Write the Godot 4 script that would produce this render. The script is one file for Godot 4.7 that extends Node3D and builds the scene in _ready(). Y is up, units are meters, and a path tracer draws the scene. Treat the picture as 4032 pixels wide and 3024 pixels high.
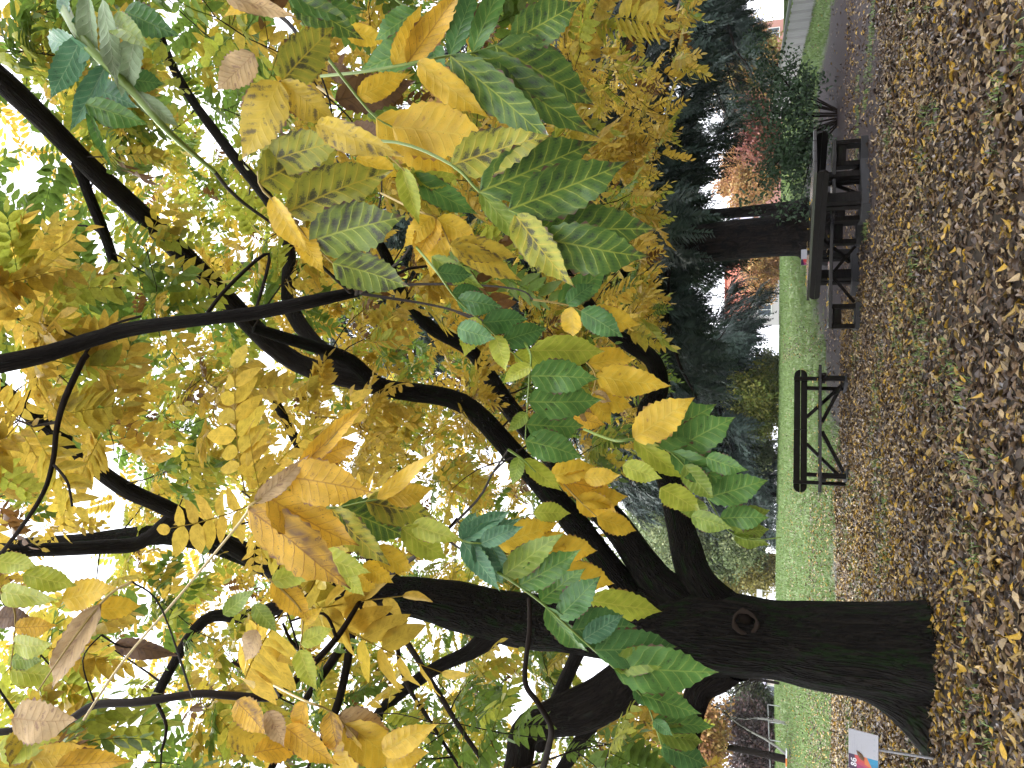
extends Node3D
# Autumn park seen from under a pinnate-leaved tree, phone held upright, so the picture lies on its side.

const F_PX := 3000.0
const PITCH := 0.3403
const ROLL := 0.014
const EYE := Vector3(0, 1.0, 0)
const TRUNK_Z := 6.0

var rng := RandomNumberGenerator.new()
var R3: Vector3
var U3: Vector3
var F3: Vector3
var M := {}
var used := {}
var noise := FastNoiseLite.new()

# ------------------------------------------------------------------ geometry helpers
func ray(X: float, Y: float) -> Vector3:
	return F3 + R3 * ((1512.0 - Y) / F_PX) + U3 * ((2016.0 - X) / F_PX)

func P(X: float, Y: float, d: float) -> Vector3:      # point at depth d along the lens axis
	return EYE + ray(X, Y) * d

func Pz(X: float, Y: float, D: float) -> Vector3:     # point at forward distance D
	var r := ray(X, Y)
	return EYE + r * (D / -r.z)

func on_ground(X: float, Y: float, h := 0.0) -> Vector3:
	var r := ray(X, Y)
	return EYE + r * ((h - EYE.y) / r.y)

func depth_of(p: Vector3) -> float:
	return (p - EYE).dot(F3)

func px_of(p: Vector3) -> Vector2:
	var q := p - EYE
	var d := q.dot(F3)
	return Vector2(2016.0 - q.dot(U3) / d * F_PX, 1512.0 - q.dot(R3) / d * F_PX)

class MB:
	var v := PackedVector3Array()
	var n := PackedVector3Array()
	var uv := PackedVector2Array()
	var c := PackedColorArray()
	var i := PackedInt32Array()
	var col := Color(1, 1, 1)
	func vert(p: Vector3, nn: Vector3, t := Vector2.ZERO) -> int:
		v.append(p); n.append(nn); uv.append(t); c.append(col)
		return v.size() - 1
	func tri(a: int, b: int, d: int):
		i.append(a); i.append(b); i.append(d)
	func quad(a: int, b: int, d: int, e: int):
		i.append(a); i.append(b); i.append(d); i.append(a); i.append(d); i.append(e)
	func flat_quad(a: Vector3, b: Vector3, d: Vector3, e: Vector3):   # clockwise seen from the front
		var nn := (d - a).cross(b - a)
		nn = nn.normalized() if nn.length() > 1e-12 else Vector3.UP
		var w := a.distance_to(b)
		var h := a.distance_to(e)
		quad(vert(a, nn, Vector2(0, 0)), vert(b, nn, Vector2(w, 0)), vert(d, nn, Vector2(w, h)), vert(e, nn, Vector2(0, h)))
	func flat_tri(a: Vector3, b: Vector3, d: Vector3):
		var nn := (d - a).cross(b - a).normalized()
		tri(vert(a, nn), vert(b, nn, Vector2(1, 0)), vert(d, nn, Vector2(0, 1)))
	func box(t: Transform3D, s: Vector3, ch := 0.004):   # box with chamfered edges
		ch = minf(ch, minf(s.x, minf(s.y, s.z)) * 0.3)
		var h := s * 0.5
		var ax := [Vector3.RIGHT, Vector3.UP, Vector3.BACK]
		var hs := [h.x, h.y, h.z]
		for k in 3:
			for sg in [-1.0, 1.0]:
				var a: Vector3 = ax[k]
				var b: Vector3 = ax[(k + 1) % 3]
				var d: Vector3 = ax[(k + 2) % 3]
				var hb: float = hs[(k + 1) % 3] - ch
				var hd: float = hs[(k + 2) % 3] - ch
				var o: Vector3 = a * (sg * hs[k])
				var q := [o - b * hb - d * hd, o + b * hb - d * hd, o + b * hb + d * hd, o - b * hb + d * hd]
				if sg > 0.0:
					q.reverse()
				flat_quad(t * q[0], t * q[1], t * q[2], t * q[3])
				for sb in [-1.0, 1.0]:
					# chamfer between face a and face b
					var e0: Vector3 = a * (sg * hs[k]) + b * (sb * hb)
					var e1: Vector3 = a * (sg * (hs[k] - ch)) + b * (sb * (hb + ch))
					var p0: Vector3 = e0 - d * hd
					var p1: Vector3 = e1 - d * hd
					var p2: Vector3 = e1 + d * hd
					var p3: Vector3 = e0 + d * hd
					if sg * sb < 0.0:
						flat_quad(t * p0, t * p1, t * p2, t * p3)
					else:
						flat_quad(t * p3, t * p2, t * p1, t * p0)
	func bar(a: Vector3, b: Vector3, w: float, h: float, side := Vector3.UP):   # plank from a to b
		var z := (b - a).normalized()
		var x := side.cross(z)
		if x.length() < 0.01:
			x = Vector3.RIGHT.cross(z)
		x = x.normalized()
		var y := z.cross(x)
		box(Transform3D(Basis(x, y, z), (a + b) * 0.5), Vector3(w, h, a.distance_to(b)))
	func tube(pts: Array, rad: Array, sides: int, vs := 1.0, cap := true):
		var t0: Vector3 = (pts[1] - pts[0]).normalized()
		var nx := t0.cross(Vector3(0.31, 0.2, 0.93)).normalized()
		var first := v.size()
		var along := 0.0
		for k in pts.size():
			var t: Vector3 = (pts[mini(k + 1, pts.size() - 1)] - pts[maxi(k - 1, 0)]).normalized()
			nx = (nx - t * nx.dot(t)).normalized()
			var ny := t.cross(nx)
			if k > 0:
				along += pts[k].distance_to(pts[k - 1])
			for s in sides + 1:
				var a := TAU * s / sides
				var o := nx * cos(a) + ny * sin(a)
				vert(pts[k] + o * rad[k], o, Vector2(float(s) / sides, along * vs))
		for k in pts.size() - 1:
			for s in sides:
				var a := first + k * (sides + 1) + s
				quad(a, a + sides + 1, a + sides + 2, a + 1)
		if cap:
			for e in [0, pts.size() - 1]:
				var nn: Vector3 = (pts[0] - pts[1] if e == 0 else pts[e] - pts[e - 1]).normalized()
				var m := vert(pts[e] + nn * rad[e] * 0.3, nn)
				for s in sides:
					var a: int = first + e * (sides + 1) + s
					if e == 0:
						tri(m, a, a + 1)
					else:
						tri(m, a + 1, a)
	func mesh() -> ArrayMesh:
		var arr := []
		arr.resize(Mesh.ARRAY_MAX)
		arr[Mesh.ARRAY_VERTEX] = v
		arr[Mesh.ARRAY_NORMAL] = n
		arr[Mesh.ARRAY_TEX_UV] = uv
		arr[Mesh.ARRAY_COLOR] = c
		arr[Mesh.ARRAY_INDEX] = i
		var m := ArrayMesh.new()
		m.add_surface_from_arrays(Mesh.PRIMITIVE_TRIANGLES, arr)
		return m

func smooth(pts: Array, step := 4) -> Array:           # Catmull-Rom through Vector4 (point, radius)
	var out := []
	for k in pts.size() - 1:
		var a: Vector4 = pts[maxi(k - 1, 0)]
		var b: Vector4 = pts[k]
		var c: Vector4 = pts[k + 1]
		var d: Vector4 = pts[mini(k + 2, pts.size() - 1)]
		for s in step:
			var t := float(s) / step
			out.append(0.5 * ((2.0 * b) + (c - a) * t + (2.0 * a - 5.0 * b + 4.0 * c - d) * t * t + (3.0 * b - a - 3.0 * c + d) * t * t * t))
	out.append(pts[-1])
	return out

func put(called: String, mesh: Mesh, mat: Material, parent: Node = null) -> MeshInstance3D:
	var o := MeshInstance3D.new()
	o.name = called
	o.mesh = mesh
	if mat:
		o.material_override = mat
	if parent == null:
		o.name = numbered(called)
		add_child(o)
	else:
		parent.add_child(o, true)
	return o

func numbered(called: String) -> String:
	var k: int = used.get(called, -1) + 1
	used[called] = k
	return called if k == 0 else "%s_%03d" % [called, k]

func tag(o: Node, label: String, category: String, group := ""):
	o.set_meta("label", label)
	o.set_meta("category", category)
	if group != "":
		o.set_meta("group", group)

func thing(called: String, label: String, category: String, at := Vector3.ZERO, turn := 0.0, group := "") -> Node3D:
	var o := Node3D.new()
	o.name = numbered(called)
	add_child(o)
	o.position = at
	o.rotation.y = turn
	tag(o, label, category, group)
	return o

func scatter(called: String, mesh: Mesh, mat: Material, xf: Array, cols: Array, parent: Node = null) -> MultiMeshInstance3D:
	var mm := MultiMesh.new()
	mm.transform_format = MultiMesh.TRANSFORM_3D
	mm.use_colors = true
	mm.mesh = mesh
	mm.instance_count = xf.size()
	for k in xf.size():
		mm.set_instance_transform(k, xf[k])
		mm.set_instance_color(k, cols[k])
	var o := MultiMeshInstance3D.new()
	o.name = called
	o.multimesh = mm
	o.material_override = mat
	o.set_meta("kind", "stuff")
	if parent == null:
		o.name = numbered(called)
		add_child(o)
	else:
		parent.add_child(o, true)
	return o

func merged(called: String, meshes: Array, mat: Material, xf: Array, cols: Array, parent: Node) -> MeshInstance3D:
	# the same as scatter() for several shapes, but joined into one mesh: quicker to trace where leaves overlap
	var v := PackedVector3Array()
	var n := PackedVector3Array()
	var uv := PackedVector2Array()
	var c := PackedColorArray()
	var ix := PackedInt32Array()
	for k in meshes.size():
		var arr: Array = meshes[k].surface_get_arrays(0)
		var bv: PackedVector3Array = arr[Mesh.ARRAY_VERTEX]
		var bn: PackedVector3Array = arr[Mesh.ARRAY_NORMAL]
		var bu: PackedVector2Array = arr[Mesh.ARRAY_TEX_UV]
		var bc: PackedColorArray = arr[Mesh.ARRAY_COLOR]
		var bi: PackedInt32Array = arr[Mesh.ARRAY_INDEX]
		var cache := {}
		for q in xf[k].size():
			var t: Transform3D = xf[k][q]
			var first := v.size()
			v.append_array(t * bv)
			n.append_array(Transform3D(t.basis.orthonormalized(), Vector3.ZERO) * bn)
			uv.append_array(bu)
			var col: Color = cols[k][q]
			var key := Vector3i(int(col.r * 30.0), int(col.g * 30.0), int(col.b * 60.0))
			if not cache.has(key):
				var tc := PackedColorArray()
				for e in bc:
					tc.append(Color(e.r * col.r, e.g * col.g, e.b * col.b))
				cache[key] = tc
			c.append_array(cache[key])
			for e in bi:
				ix.append(first + e)
	var arr2 := []
	arr2.resize(Mesh.ARRAY_MAX)
	arr2[Mesh.ARRAY_VERTEX] = v
	arr2[Mesh.ARRAY_NORMAL] = n
	arr2[Mesh.ARRAY_TEX_UV] = uv
	arr2[Mesh.ARRAY_COLOR] = c
	arr2[Mesh.ARRAY_INDEX] = ix
	var m := ArrayMesh.new()
	m.add_surface_from_arrays(Mesh.PRIMITIVE_TRIANGLES, arr2)
	var o := put(called, m, mat, parent)
	o.set_meta("kind", "stuff")
	print(called, " triangles ", ix.size() / 3)
	return o

# ------------------------------------------------------------------ materials
func tex(w: int, h: int, f: Callable) -> ImageTexture:   # f returns a linear colour
	var im := Image.create(w, h, false, Image.FORMAT_RGB8)
	for y in h:
		for x in w:
			var c: Color = f.call((x + 0.5) / w, (y + 0.5) / h)
			im.set_pixel(x, y, c.linear_to_srgb())
	return ImageTexture.create_from_image(im)

func lin(r: float, g: float, b: float) -> Color:
	return Color(r, g, b).linear_to_srgb()

func plain(r: float, g: float, b: float, rough := 0.8, spec := 0.5) -> StandardMaterial3D:
	var m := StandardMaterial3D.new()
	m.albedo_color = lin(r, g, b)
	m.roughness = rough
	m.metallic_specular = spec
	return m

func leaf_mat(t: Texture2D, rough: float, through: float, tinted := false) -> StandardMaterial3D:
	var m := StandardMaterial3D.new()
	if t:
		m.albedo_texture = t
	m.roughness = rough
	m.metallic_specular = 0.45
	m.cull_mode = BaseMaterial3D.CULL_DISABLED
	m.backlight_enabled = true
	m.backlight = Color(through, through, through)
	m.vertex_color_use_as_albedo = tinted
	return m

func vein_dist(u: float, v: float) -> Vector3:          # (midrib and side veins, fine veins, between-vein value)
	var a := absf(v - 0.5) * 2.0
	var mid := clampf(1.0 - a / (0.06 - 0.035 * u), 0.0, 1.0)
	var s := u * 9.0 - a * 2.2 + a * a * 0.9 + (0.45 if v > 0.5 else 0.0)
	if a > 0.72:                                          # side veins bend forward and link up near the margin
		s -= (a - 0.72) * 2.6
	var f := absf(fposmod(s, 1.0) - 0.5) * 2.0            # 1 at the vein, 0 half-way
	var side := clampf((f - (0.86 + 0.06 * a)) / 0.1, 0.0, 1.0) * (1.0 - a * 0.5)
	var q := absf(fposmod(a * 9.0 + floorf(s) * 0.37 + u * 3.0, 1.0) - 0.5) * 2.0
	var tert := clampf((q - 0.8) / 0.2, 0.0, 1.0) * 0.4
	return Vector3(maxf(mid, side * 0.95), tert, 1.0 - f)

func leaf_tex(base: Color, vein: Color, blot: Color, amount: float, edge: Color, edge_w: float, sd: int, speck := 0.0, half := 0.0, glow := 0.35) -> ImageTexture:
	var nz := FastNoiseLite.new()
	nz.seed = sd
	nz.frequency = 1.0
	nz.fractal_octaves = 3
	return tex(256, 128, func(u: float, v: float) -> Color:
		var wob := nz.get_noise_2d(u * 8.0 + 70.0, v * 6.0)
		var vd := vein_dist(clampf(u + wob * 0.012, 0.0, 1.0), v)
		var a := absf(v - 0.5) * 2.0
		var big := nz.get_noise_2d(u * 3.0, v * 2.0)
		var fine := nz.get_noise_2d(u * 70.0 + 40.0, v * 36.0)
		var c := base * (1.0 + 0.3 * big + 0.12 * fine)
		c = c.lerp(vein, clampf((1.0 - vd.z) * glow * (0.7 + big), 0.0, 0.6))   # the blade is yellower along the veins
		if half > 0.0 and v > 0.5:
			c = c.lerp(blot, clampf(half * (0.6 + 1.4 * nz.get_noise_2d(u * 3.0 + 9.0, v * 3.0)), 0.0, 0.85) * clampf(vd.z * 1.6 + 0.3, 0.0, 1.0))
		var nb := nz.get_noise_2d(u * 4.0 + 17.0, v * 2.6 + 3.0)
		var b := clampf((nb * 0.8 + amount - 0.45 + (vd.z - 0.5) * 0.5 + fine * 0.45) * 3.2, 0.0, 1.0)
		c = c.lerp(blot, clampf(b, 0.0, 0.9))
		c = c.lerp(vein, clampf(vd.x * 0.9 + vd.y * 0.35, 0.0, 0.95))
		var e := maxf((u - (1.0 - edge_w * 2.2)) / (edge_w * 2.2), (a - (0.9 - edge_w * 0.6)) / edge_w) if edge_w > 0.0 else 0.0
		e = clampf(e * 0.6 + 1.1 * nz.get_noise_2d(u * 9.0, v * 5.0 + 50.0), 0.0, 1.0) if edge_w > 0.0 and e > 0.0 else 0.0
		c = c.lerp(edge, e * 0.9)
		if speck > 0.0 and nz.get_noise_2d(u * 34.0 + 90.0, v * 17.0) > 0.66 - speck:
			c = c.lerp(Color(0.06, 0.035, 0.015), 0.7)
		return Color(maxf(c.r, 0.002), maxf(c.g, 0.002), maxf(c.b, 0.002)))

func bark_tex(dark: Color, light: Color, moss: Color, moss_amount: float, sd: int) -> Array:
	var nz := FastNoiseLite.new()
	nz.seed = sd
	nz.frequency = 1.0
	nz.fractal_octaves = 4
	var height := func(u: float, v: float) -> float:
		var a := u * TAU
		var w := nz.get_noise_3d(cos(a) * 1.3, sin(a) * 1.3, v * 2.0) * 1.6
		var r := 1.0 - absf(nz.get_noise_3d(cos(a) * 4.2 + w, sin(a) * 4.2 - w, sin(v * TAU) * 0.55 + w * 0.4)) * 3.4
		var g := nz.get_noise_3d(cos(a) * 14.0, sin(a) * 14.0, sin(v * TAU) * 5.0)
		return clampf(0.5 - r * 0.35 + g * 0.28, 0.0, 1.0)
	var col := tex(256, 256, func(u: float, v: float) -> Color:
		var h: float = height.call(u, v)
		var c := dark.lerp(light, clampf(h * 1.3, 0.0, 1.0))
		var a := u * TAU
		var m := nz.get_noise_3d(cos(a) * 2.0 + 7.0, sin(a) * 2.0, sin(v * TAU) * 1.5) + 0.5 * nz.get_noise_3d(cos(a) * 9.0, sin(a) * 9.0, sin(v * TAU) * 7.0)
		return c.lerp(moss, clampf((m + moss_amount - 0.5) * 3.0, 0.0, 0.85)))
	var hm := tex(256, 256, func(u: float, v: float) -> Color:
		var h: float = height.call(u, v)
		return Color(h, h, h))
	return [col, hm]

func bark_mat(t: Array, relief: float, rough := 0.75) -> StandardMaterial3D:
	var m := StandardMaterial3D.new()
	m.albedo_texture = t[0]
	m.heightmap_enabled = true
	m.heightmap_texture = t[1]
	m.heightmap_scale = relief
	m.roughness = rough
	m.metallic_specular = 0.2
	return m

func make_materials():
	var dk := Color(0.045, 0.045, 0.03)
	var br := Color(0.12, 0.05, 0.035)
	var relief := tex(256, 128, func(u: float, v: float) -> Color:
		var vd := vein_dist(u, v)
		var h := clampf(0.35 + 0.5 * sqrt(maxf(vd.z, 0.0)) - 0.25 * vd.x, 0.0, 1.0)
		return Color(h, h, h))
	M.green = leaf_mat(leaf_tex(Color(0.1, 0.23, 0.05), Color(0.3, 0.42, 0.09), dk, 0.0, br, 0.03, 1, 0.02, 0.0, 0.2), 0.3, 0.55)
	M.green2 = leaf_mat(leaf_tex(Color(0.085, 0.205, 0.06), Color(0.22, 0.36, 0.1), dk, 0.0, br, 0.02, 2, 0.03, 0.0, 0.15), 0.27, 0.5)
	M.dark = leaf_mat(leaf_tex(Color(0.085, 0.18, 0.04), Color(0.48, 0.55, 0.09), Color(0.045, 0.07, 0.04), 0.2, Color(0.13, 0.05, 0.05), 0.08, 3, 0.0, 0.0, 0.25), 0.28, 0.5)
	M.spot = leaf_mat(leaf_tex(Color(0.36, 0.38, 0.055), Color(0.66, 0.52, 0.07), Color(0.07, 0.068, 0.045), 0.3, Color(0.12, 0.055, 0.045), 0.06, 4, 0.0, 0.0, 0.4), 0.34, 0.55)
	M.spoty = leaf_mat(leaf_tex(Color(0.62, 0.45, 0.06), Color(0.7, 0.5, 0.06), Color(0.13, 0.1, 0.06), 0.2, Color(0.16, 0.07, 0.06), 0.05, 5), 0.36, 0.6)
	M.grey = leaf_mat(leaf_tex(Color(0.2, 0.28, 0.06), Color(0.5, 0.55, 0.1), Color(0.075, 0.075, 0.065), 0.25, Color(0.12, 0.05, 0.05), 0.05, 6, 0.0, 0.7, 0.3), 0.32, 0.45)
	M.yellow = leaf_mat(leaf_tex(Color(0.72, 0.47, 0.04), Color(0.74, 0.54, 0.08), Color(0.4, 0.2, 0.04), -0.05, Color(0.35, 0.17, 0.05), 0.03, 7, 0.02), 0.36, 0.65)
	M.orange = leaf_mat(leaf_tex(Color(0.76, 0.46, 0.045), Color(0.45, 0.23, 0.04), Color(0.36, 0.17, 0.05), 0.0, Color(0.2, 0.09, 0.05), 0.05, 8, 0.04, 0.0, 0.1), 0.4, 0.6)
	M.patch = leaf_mat(leaf_tex(Color(0.72, 0.43, 0.05), Color(0.3, 0.14, 0.04), Color(0.18, 0.1, 0.065), 0.0, Color(0.17, 0.08, 0.05), 0.09, 9, 0.04, 0.75, 0.1), 0.42, 0.5)
	M.lime = leaf_mat(leaf_tex(Color(0.4, 0.45, 0.05), Color(0.58, 0.55, 0.09), Color(0.2, 0.2, 0.04), 0.0, Color(0.26, 0.13, 0.04), 0.02, 10, 0.02), 0.33, 0.62)
	M.olive = leaf_mat(leaf_tex(Color(0.2, 0.29, 0.04), Color(0.4, 0.46, 0.09), Color(0.1, 0.1, 0.03), 0.0, br, 0.02, 11, 0.02), 0.32, 0.58)
	M.blue = leaf_mat(leaf_tex(Color(0.09, 0.22, 0.11), Color(0.28, 0.44, 0.22), Color(0.03, 0.05, 0.03), -0.05, Color(0.15, 0.28, 0.08), 0.015, 12, 0.05, 0.0, 0.15), 0.34, 0.5)
	M.pale = leaf_mat(leaf_tex(Color(0.33, 0.44, 0.25), Color(0.52, 0.6, 0.38), Color(0.1, 0.12, 0.08), -0.1, Color(0.2, 0.28, 0.12), 0.015, 13, 0.03, 0.0, 0.15), 0.45, 0.4)
	M.brown = leaf_mat(leaf_tex(Color(0.17, 0.095, 0.045), Color(0.1, 0.055, 0.03), Color(0.08, 0.04, 0.03), 0.2, Color(0.08, 0.04, 0.03), 0.06, 14), 0.55, 0.3)
	M.tan = leaf_mat(leaf_tex(Color(0.56, 0.39, 0.19), Color(0.42, 0.26, 0.11), Color(0.26, 0.14, 0.08), 0.1, Color(0.2, 0.09, 0.07), 0.05, 15, 0.03), 0.5, 0.4)
	for k in M:
		M[k].heightmap_enabled = true
		M[k].heightmap_texture = relief
		M[k].heightmap_scale = 0.1
	# tinted leaves of the crown and of the litter: grey veined texture, colour per copy
	var neutral := leaf_tex(Color(0.86, 0.86, 0.86), Color(1.0, 1.0, 1.0), Color(0.5, 0.4, 0.3), -0.02, Color(0.5, 0.4, 0.3), 0.03, 21, 0.02, 0.0, 0.15)
	M.crown = leaf_mat(neutral, 0.42, 1.0, true)
	M.litter = leaf_mat(leaf_tex(Color(0.84, 0.84, 0.84), Color(0.66, 0.6, 0.55), Color(0.35, 0.28, 0.24), 0.1, Color(0.4, 0.3, 0.2), 0.06, 22, 0.03, 0.0, 0.1), 0.34, 0.2, true)
	M.grass = leaf_mat(null, 0.5, 0.5, true)
	M.needle = leaf_mat(null, 0.6, 0.25, true)
	M.far_leaf = leaf_mat(null, 0.6, 0.5, true)
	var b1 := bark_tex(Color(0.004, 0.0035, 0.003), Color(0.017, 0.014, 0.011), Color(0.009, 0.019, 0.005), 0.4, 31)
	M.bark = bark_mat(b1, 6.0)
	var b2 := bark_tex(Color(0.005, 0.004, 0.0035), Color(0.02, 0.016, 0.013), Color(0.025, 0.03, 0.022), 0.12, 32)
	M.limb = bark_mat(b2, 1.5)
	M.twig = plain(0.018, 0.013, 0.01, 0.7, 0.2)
	M.stem = plain(0.36, 0.25, 0.06, 0.5)
	M.stem_green = plain(0.17, 0.25, 0.04, 0.4)
	var b3 := bark_tex(Color(0.008, 0.007, 0.006), Color(0.036, 0.028, 0.022), Color(0.009, 0.009, 0.009), 0.5, 33)
	M.conifer_bark = bark_mat(b3, 5.0)
	M.birch = bark_mat(bark_tex(Color(0.16, 0.15, 0.14), Color(0.62, 0.6, 0.57), Color(0.08, 0.075, 0.07), 0.12, 34), 1.0)
	# old wet timber
	var nz := FastNoiseLite.new()
	nz.seed = 41
	nz.frequency = 1.0
	nz.fractal_octaves = 3
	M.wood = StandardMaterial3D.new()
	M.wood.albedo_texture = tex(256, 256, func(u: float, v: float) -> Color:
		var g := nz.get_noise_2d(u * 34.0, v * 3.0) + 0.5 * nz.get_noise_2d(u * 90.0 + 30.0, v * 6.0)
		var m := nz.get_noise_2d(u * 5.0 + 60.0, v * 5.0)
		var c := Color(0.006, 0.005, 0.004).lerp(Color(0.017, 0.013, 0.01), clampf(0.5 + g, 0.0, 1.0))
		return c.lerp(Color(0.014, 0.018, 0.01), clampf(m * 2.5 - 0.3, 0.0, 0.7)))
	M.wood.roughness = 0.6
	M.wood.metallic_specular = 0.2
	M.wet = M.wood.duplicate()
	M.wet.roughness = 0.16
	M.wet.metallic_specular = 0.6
	M.concrete = plain(0.03, 0.029, 0.03, 0.8)
	M.steel = plain(0.42, 0.42, 0.44, 0.45)
	M.steel.metallic = 0.6

# ------------------------------------------------------------------ leaf meshes
func leaflet_mesh(sd: int, curl: float, fold: float, twist: float, fine: bool) -> ArrayMesh:
	# unit leaflet along +Z, width 1 along X, front up +Y; placed with a scaled basis
	var r := RandomNumberGenerator.new()
	r.seed = sd
	var m := MB.new()
	var ns := 22 if fine else 7
	var skew := r.randf_range(-0.05, 0.05)
	var ph := r.randf() * TAU
	for k in ns + 1:
		var t := float(k) / ns
		var w := pow(sin(PI * pow(t, 0.76)), 0.8) * (1.0 - 0.22 * t) * 0.57
		if t > 0.72:
			w *= 0.34 + 0.66 * (1.0 - t) / 0.28
		if k == 0:
			w = 0.02
		if k == ns:
			w = 0.0
		var saw := (0.045 if k % 2 == 0 else -0.02) if fine and k > 1 and k < ns else 0.0
		var y0 := -curl * t * t * 0.5 + 0.02 * sin(t * 9.0 + ph)
		var cx := skew * sin(t * PI) * 1.2
		var tw := twist * (t - 0.3)
		for s in 5:
			var a := (s - 2) * 0.5
			var ww := w
			if absf(a) > 0.9:
				ww = maxf(0.0, w * (1.0 + saw * 2.0) * r.randf_range(0.96, 1.04))
			var x := a * ww
			var y := y0 + fold * absf(a) * w * (1.0 if absf(a) < 0.75 else 0.85) + tw * x
			if fine:
				y += 0.012 * sin(t * 55.0 + a * 5.0) * absf(a) + 0.03 * sin(t * 13.0 + ph + a * 2.0) * absf(a)
			m.vert(Vector3(x + cx, y, t), Vector3.UP, Vector2(t, 0.5 + a * ww * 0.9))
	for k in ns:
		for s in 4:
			var a := k * 5 + s
			m.quad(a, a + 5, a + 6, a + 1)
	fix_normals(m, 0)
	return m.mesh()

func fix_normals(m: MB, from_tri: int):
	var acc := PackedVector3Array()
	acc.resize(m.v.size())
	var k := from_tri
	while k < m.i.size():
		var a := m.i[k]
		var b := m.i[k + 1]
		var c := m.i[k + 2]
		var nn := (m.v[c] - m.v[a]).cross(m.v[b] - m.v[a])
		acc[a] += nn
		acc[b] += nn
		acc[c] += nn
		k += 3
	for q in m.v.size():
		if acc[q].length() > 1e-12:
			m.n[q] = acc[q].normalized()

func add_simple_leaflet(m: MB, b: Basis, o: Vector3, L: float, W: float, curl: float, fold: float):
	# folded blade of eight faces: b.z along, b.y up
	var r0 := m.vert(o, b.y, Vector2(0, 0.5))
	var ids := []
	for q in [[0.3, 0.48], [0.68, 0.4]]:
		var t: float = q[0]
		var w: float = q[1]
		var y := -curl * t * t * L
		for a in [-1.0, 0.0, 1.0]:
			ids.append(m.vert(o + b.x * (a * w * W) + b.y * (y + fold * absf(a) * w * W) + b.z * (t * L), b.y, Vector2(t, 0.5 + a * w * 0.95)))
	var tip := m.vert(o - b.y * (curl * L) + b.z * L, b.y, Vector2(1, 0.5))
	for s in 2:
		m.tri(r0, ids[s], ids[s + 1])
		m.quad(ids[s], ids[s + 3], ids[s + 4], ids[s + 1])
		m.tri(ids[s + 3], tip, ids[s + 4])

func add_fine_leaflet(m: MB, b: Basis, o: Vector3, L: float, W: float, curl: float, fold: float):
	var ns := 10
	var first := m.v.size()
	for k in ns + 1:
		var t := float(k) / ns
		var w := pow(sin(PI * pow(t, 0.78)), 0.78) * (1.0 - 0.2 * t) * 0.56
		if k == 0 or k == ns:
			w = 0.01
		elif k % 2 == 0:
			w *= 0.95
		for a in [-1.0, -0.5, 0.0, 0.5, 1.0]:
			var y: float = -curl * t * t * L + fold * absf(a) * w * W + 0.012 * L * sin(t * 11.0 + a * 2.0 + o.z * 90.0) * absf(a)
			m.vert(o + b.x * (a * w * W) + b.y * y + b.z * (t * L), b.y, Vector2(t, 0.5 + a * w * 0.95))
	for k in ns:
		for s in 4:
			var q := first + k * 5 + s
			m.quad(q, q + 5, q + 6, q + 1)

func compound_mesh(sd: int, pairs: int, L: float, fine := false) -> ArrayMesh:
	# pinnate leaf: rachis along +Z drooping, leaflets in pairs, one at the tip
	var r := RandomNumberGenerator.new()
	r.seed = sd
	var m := MB.new()
	var pts := []
	var rad := []
	var bend := r.randf_range(0.15, 0.5)
	var sway := r.randf_range(-0.08, 0.08)
	for k in 7:
		var t := k / 6.0
		pts.append(Vector3(sway * t * t * L * 2.0, -bend * t * t * L * 0.6, t * L))
		rad.append(lerpf(0.0028, 0.0012, t))
	m.col = Color(0.75, 0.8, 0.6)
	var hang := r.randf_range(0.0, 0.6)
	var tilt := Vector3(r.randf_range(-0.3, 0.3), 0, r.randf_range(-0.3, 0.3))
	m.tube([pts[0], pts[2], pts[4], pts[6]], [rad[0], rad[2], rad[4], rad[6]], 3, 1.0, false)
	for k in pairs + 1:
		var t := 0.22 + 0.76 * k / pairs
		var q := t * 6.0
		var o: Vector3 = pts[int(q)].lerp(pts[mini(int(q) + 1, 6)], q - int(q))
		var dirz: Vector3 = (pts[mini(int(q) + 1, 6)] - pts[mini(int(q), 5)]).normalized()
		var size := (0.62 + 0.55 * sin(PI * (0.25 + 0.62 * t)))
		for sd2 in ([-1.0, 1.0] if k < pairs else [0.0]):
			if r.randf() < 0.05:
				continue
			var ang: float = sd2 * r.randf_range(0.85, 1.15) * (1.25 - 0.35 * t)
			var droop := hang + r.randf_range(-0.15, 0.25)
			var z: Vector3 = (dirz * cos(ang) + Vector3.RIGHT * sin(ang) + Vector3.DOWN * droop * 0.7).normalized()
			var y := (Vector3.UP + tilt + Vector3(r.randf_range(-0.2, 0.2), 0, r.randf_range(-0.2, 0.2)) - z * z.y).normalized()
			var x := y.cross(z).normalized()
			y = z.cross(x).normalized()
			var g := r.randf_range(0.78, 1.1)
			m.col = Color(g * r.randf_range(0.92, 1.06), g, g * r.randf_range(0.8, 1.1))
			var LL := L * 0.26 * size * r.randf_range(0.85, 1.15)
			var WW := LL * r.randf_range(0.4, 0.5)
			var cu := r.randf_range(-0.1, 0.35)
			var fo := r.randf_range(0.0, 0.35)
			if fine:
				add_fine_leaflet(m, Basis(x, y, z), o, LL, WW, cu, fo)
			else:
				add_simple_leaflet(m, Basis(x, y, z), o, LL, WW, cu, fo)
	fix_normals(m, 0)
	return m.mesh()

# ------------------------------------------------------------------ the big tree
var tree: Node3D
var skel := []                    # Vector4(point, radius) of limbs and branches, for growing twigs
var crown_meshes := []
var fine_meshes := []

func limb_pts(a: Array) -> Array:      # [X, Y, forward distance, width in pixels] -> Vector4
	var out := []
	for q in a:
		var p := Pz(q[0], q[1], q[2])
		out.append(Vector4(p.x, p.y, p.z, q[3] * 0.5 * depth_of(p) / F_PX))
	return out

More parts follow.
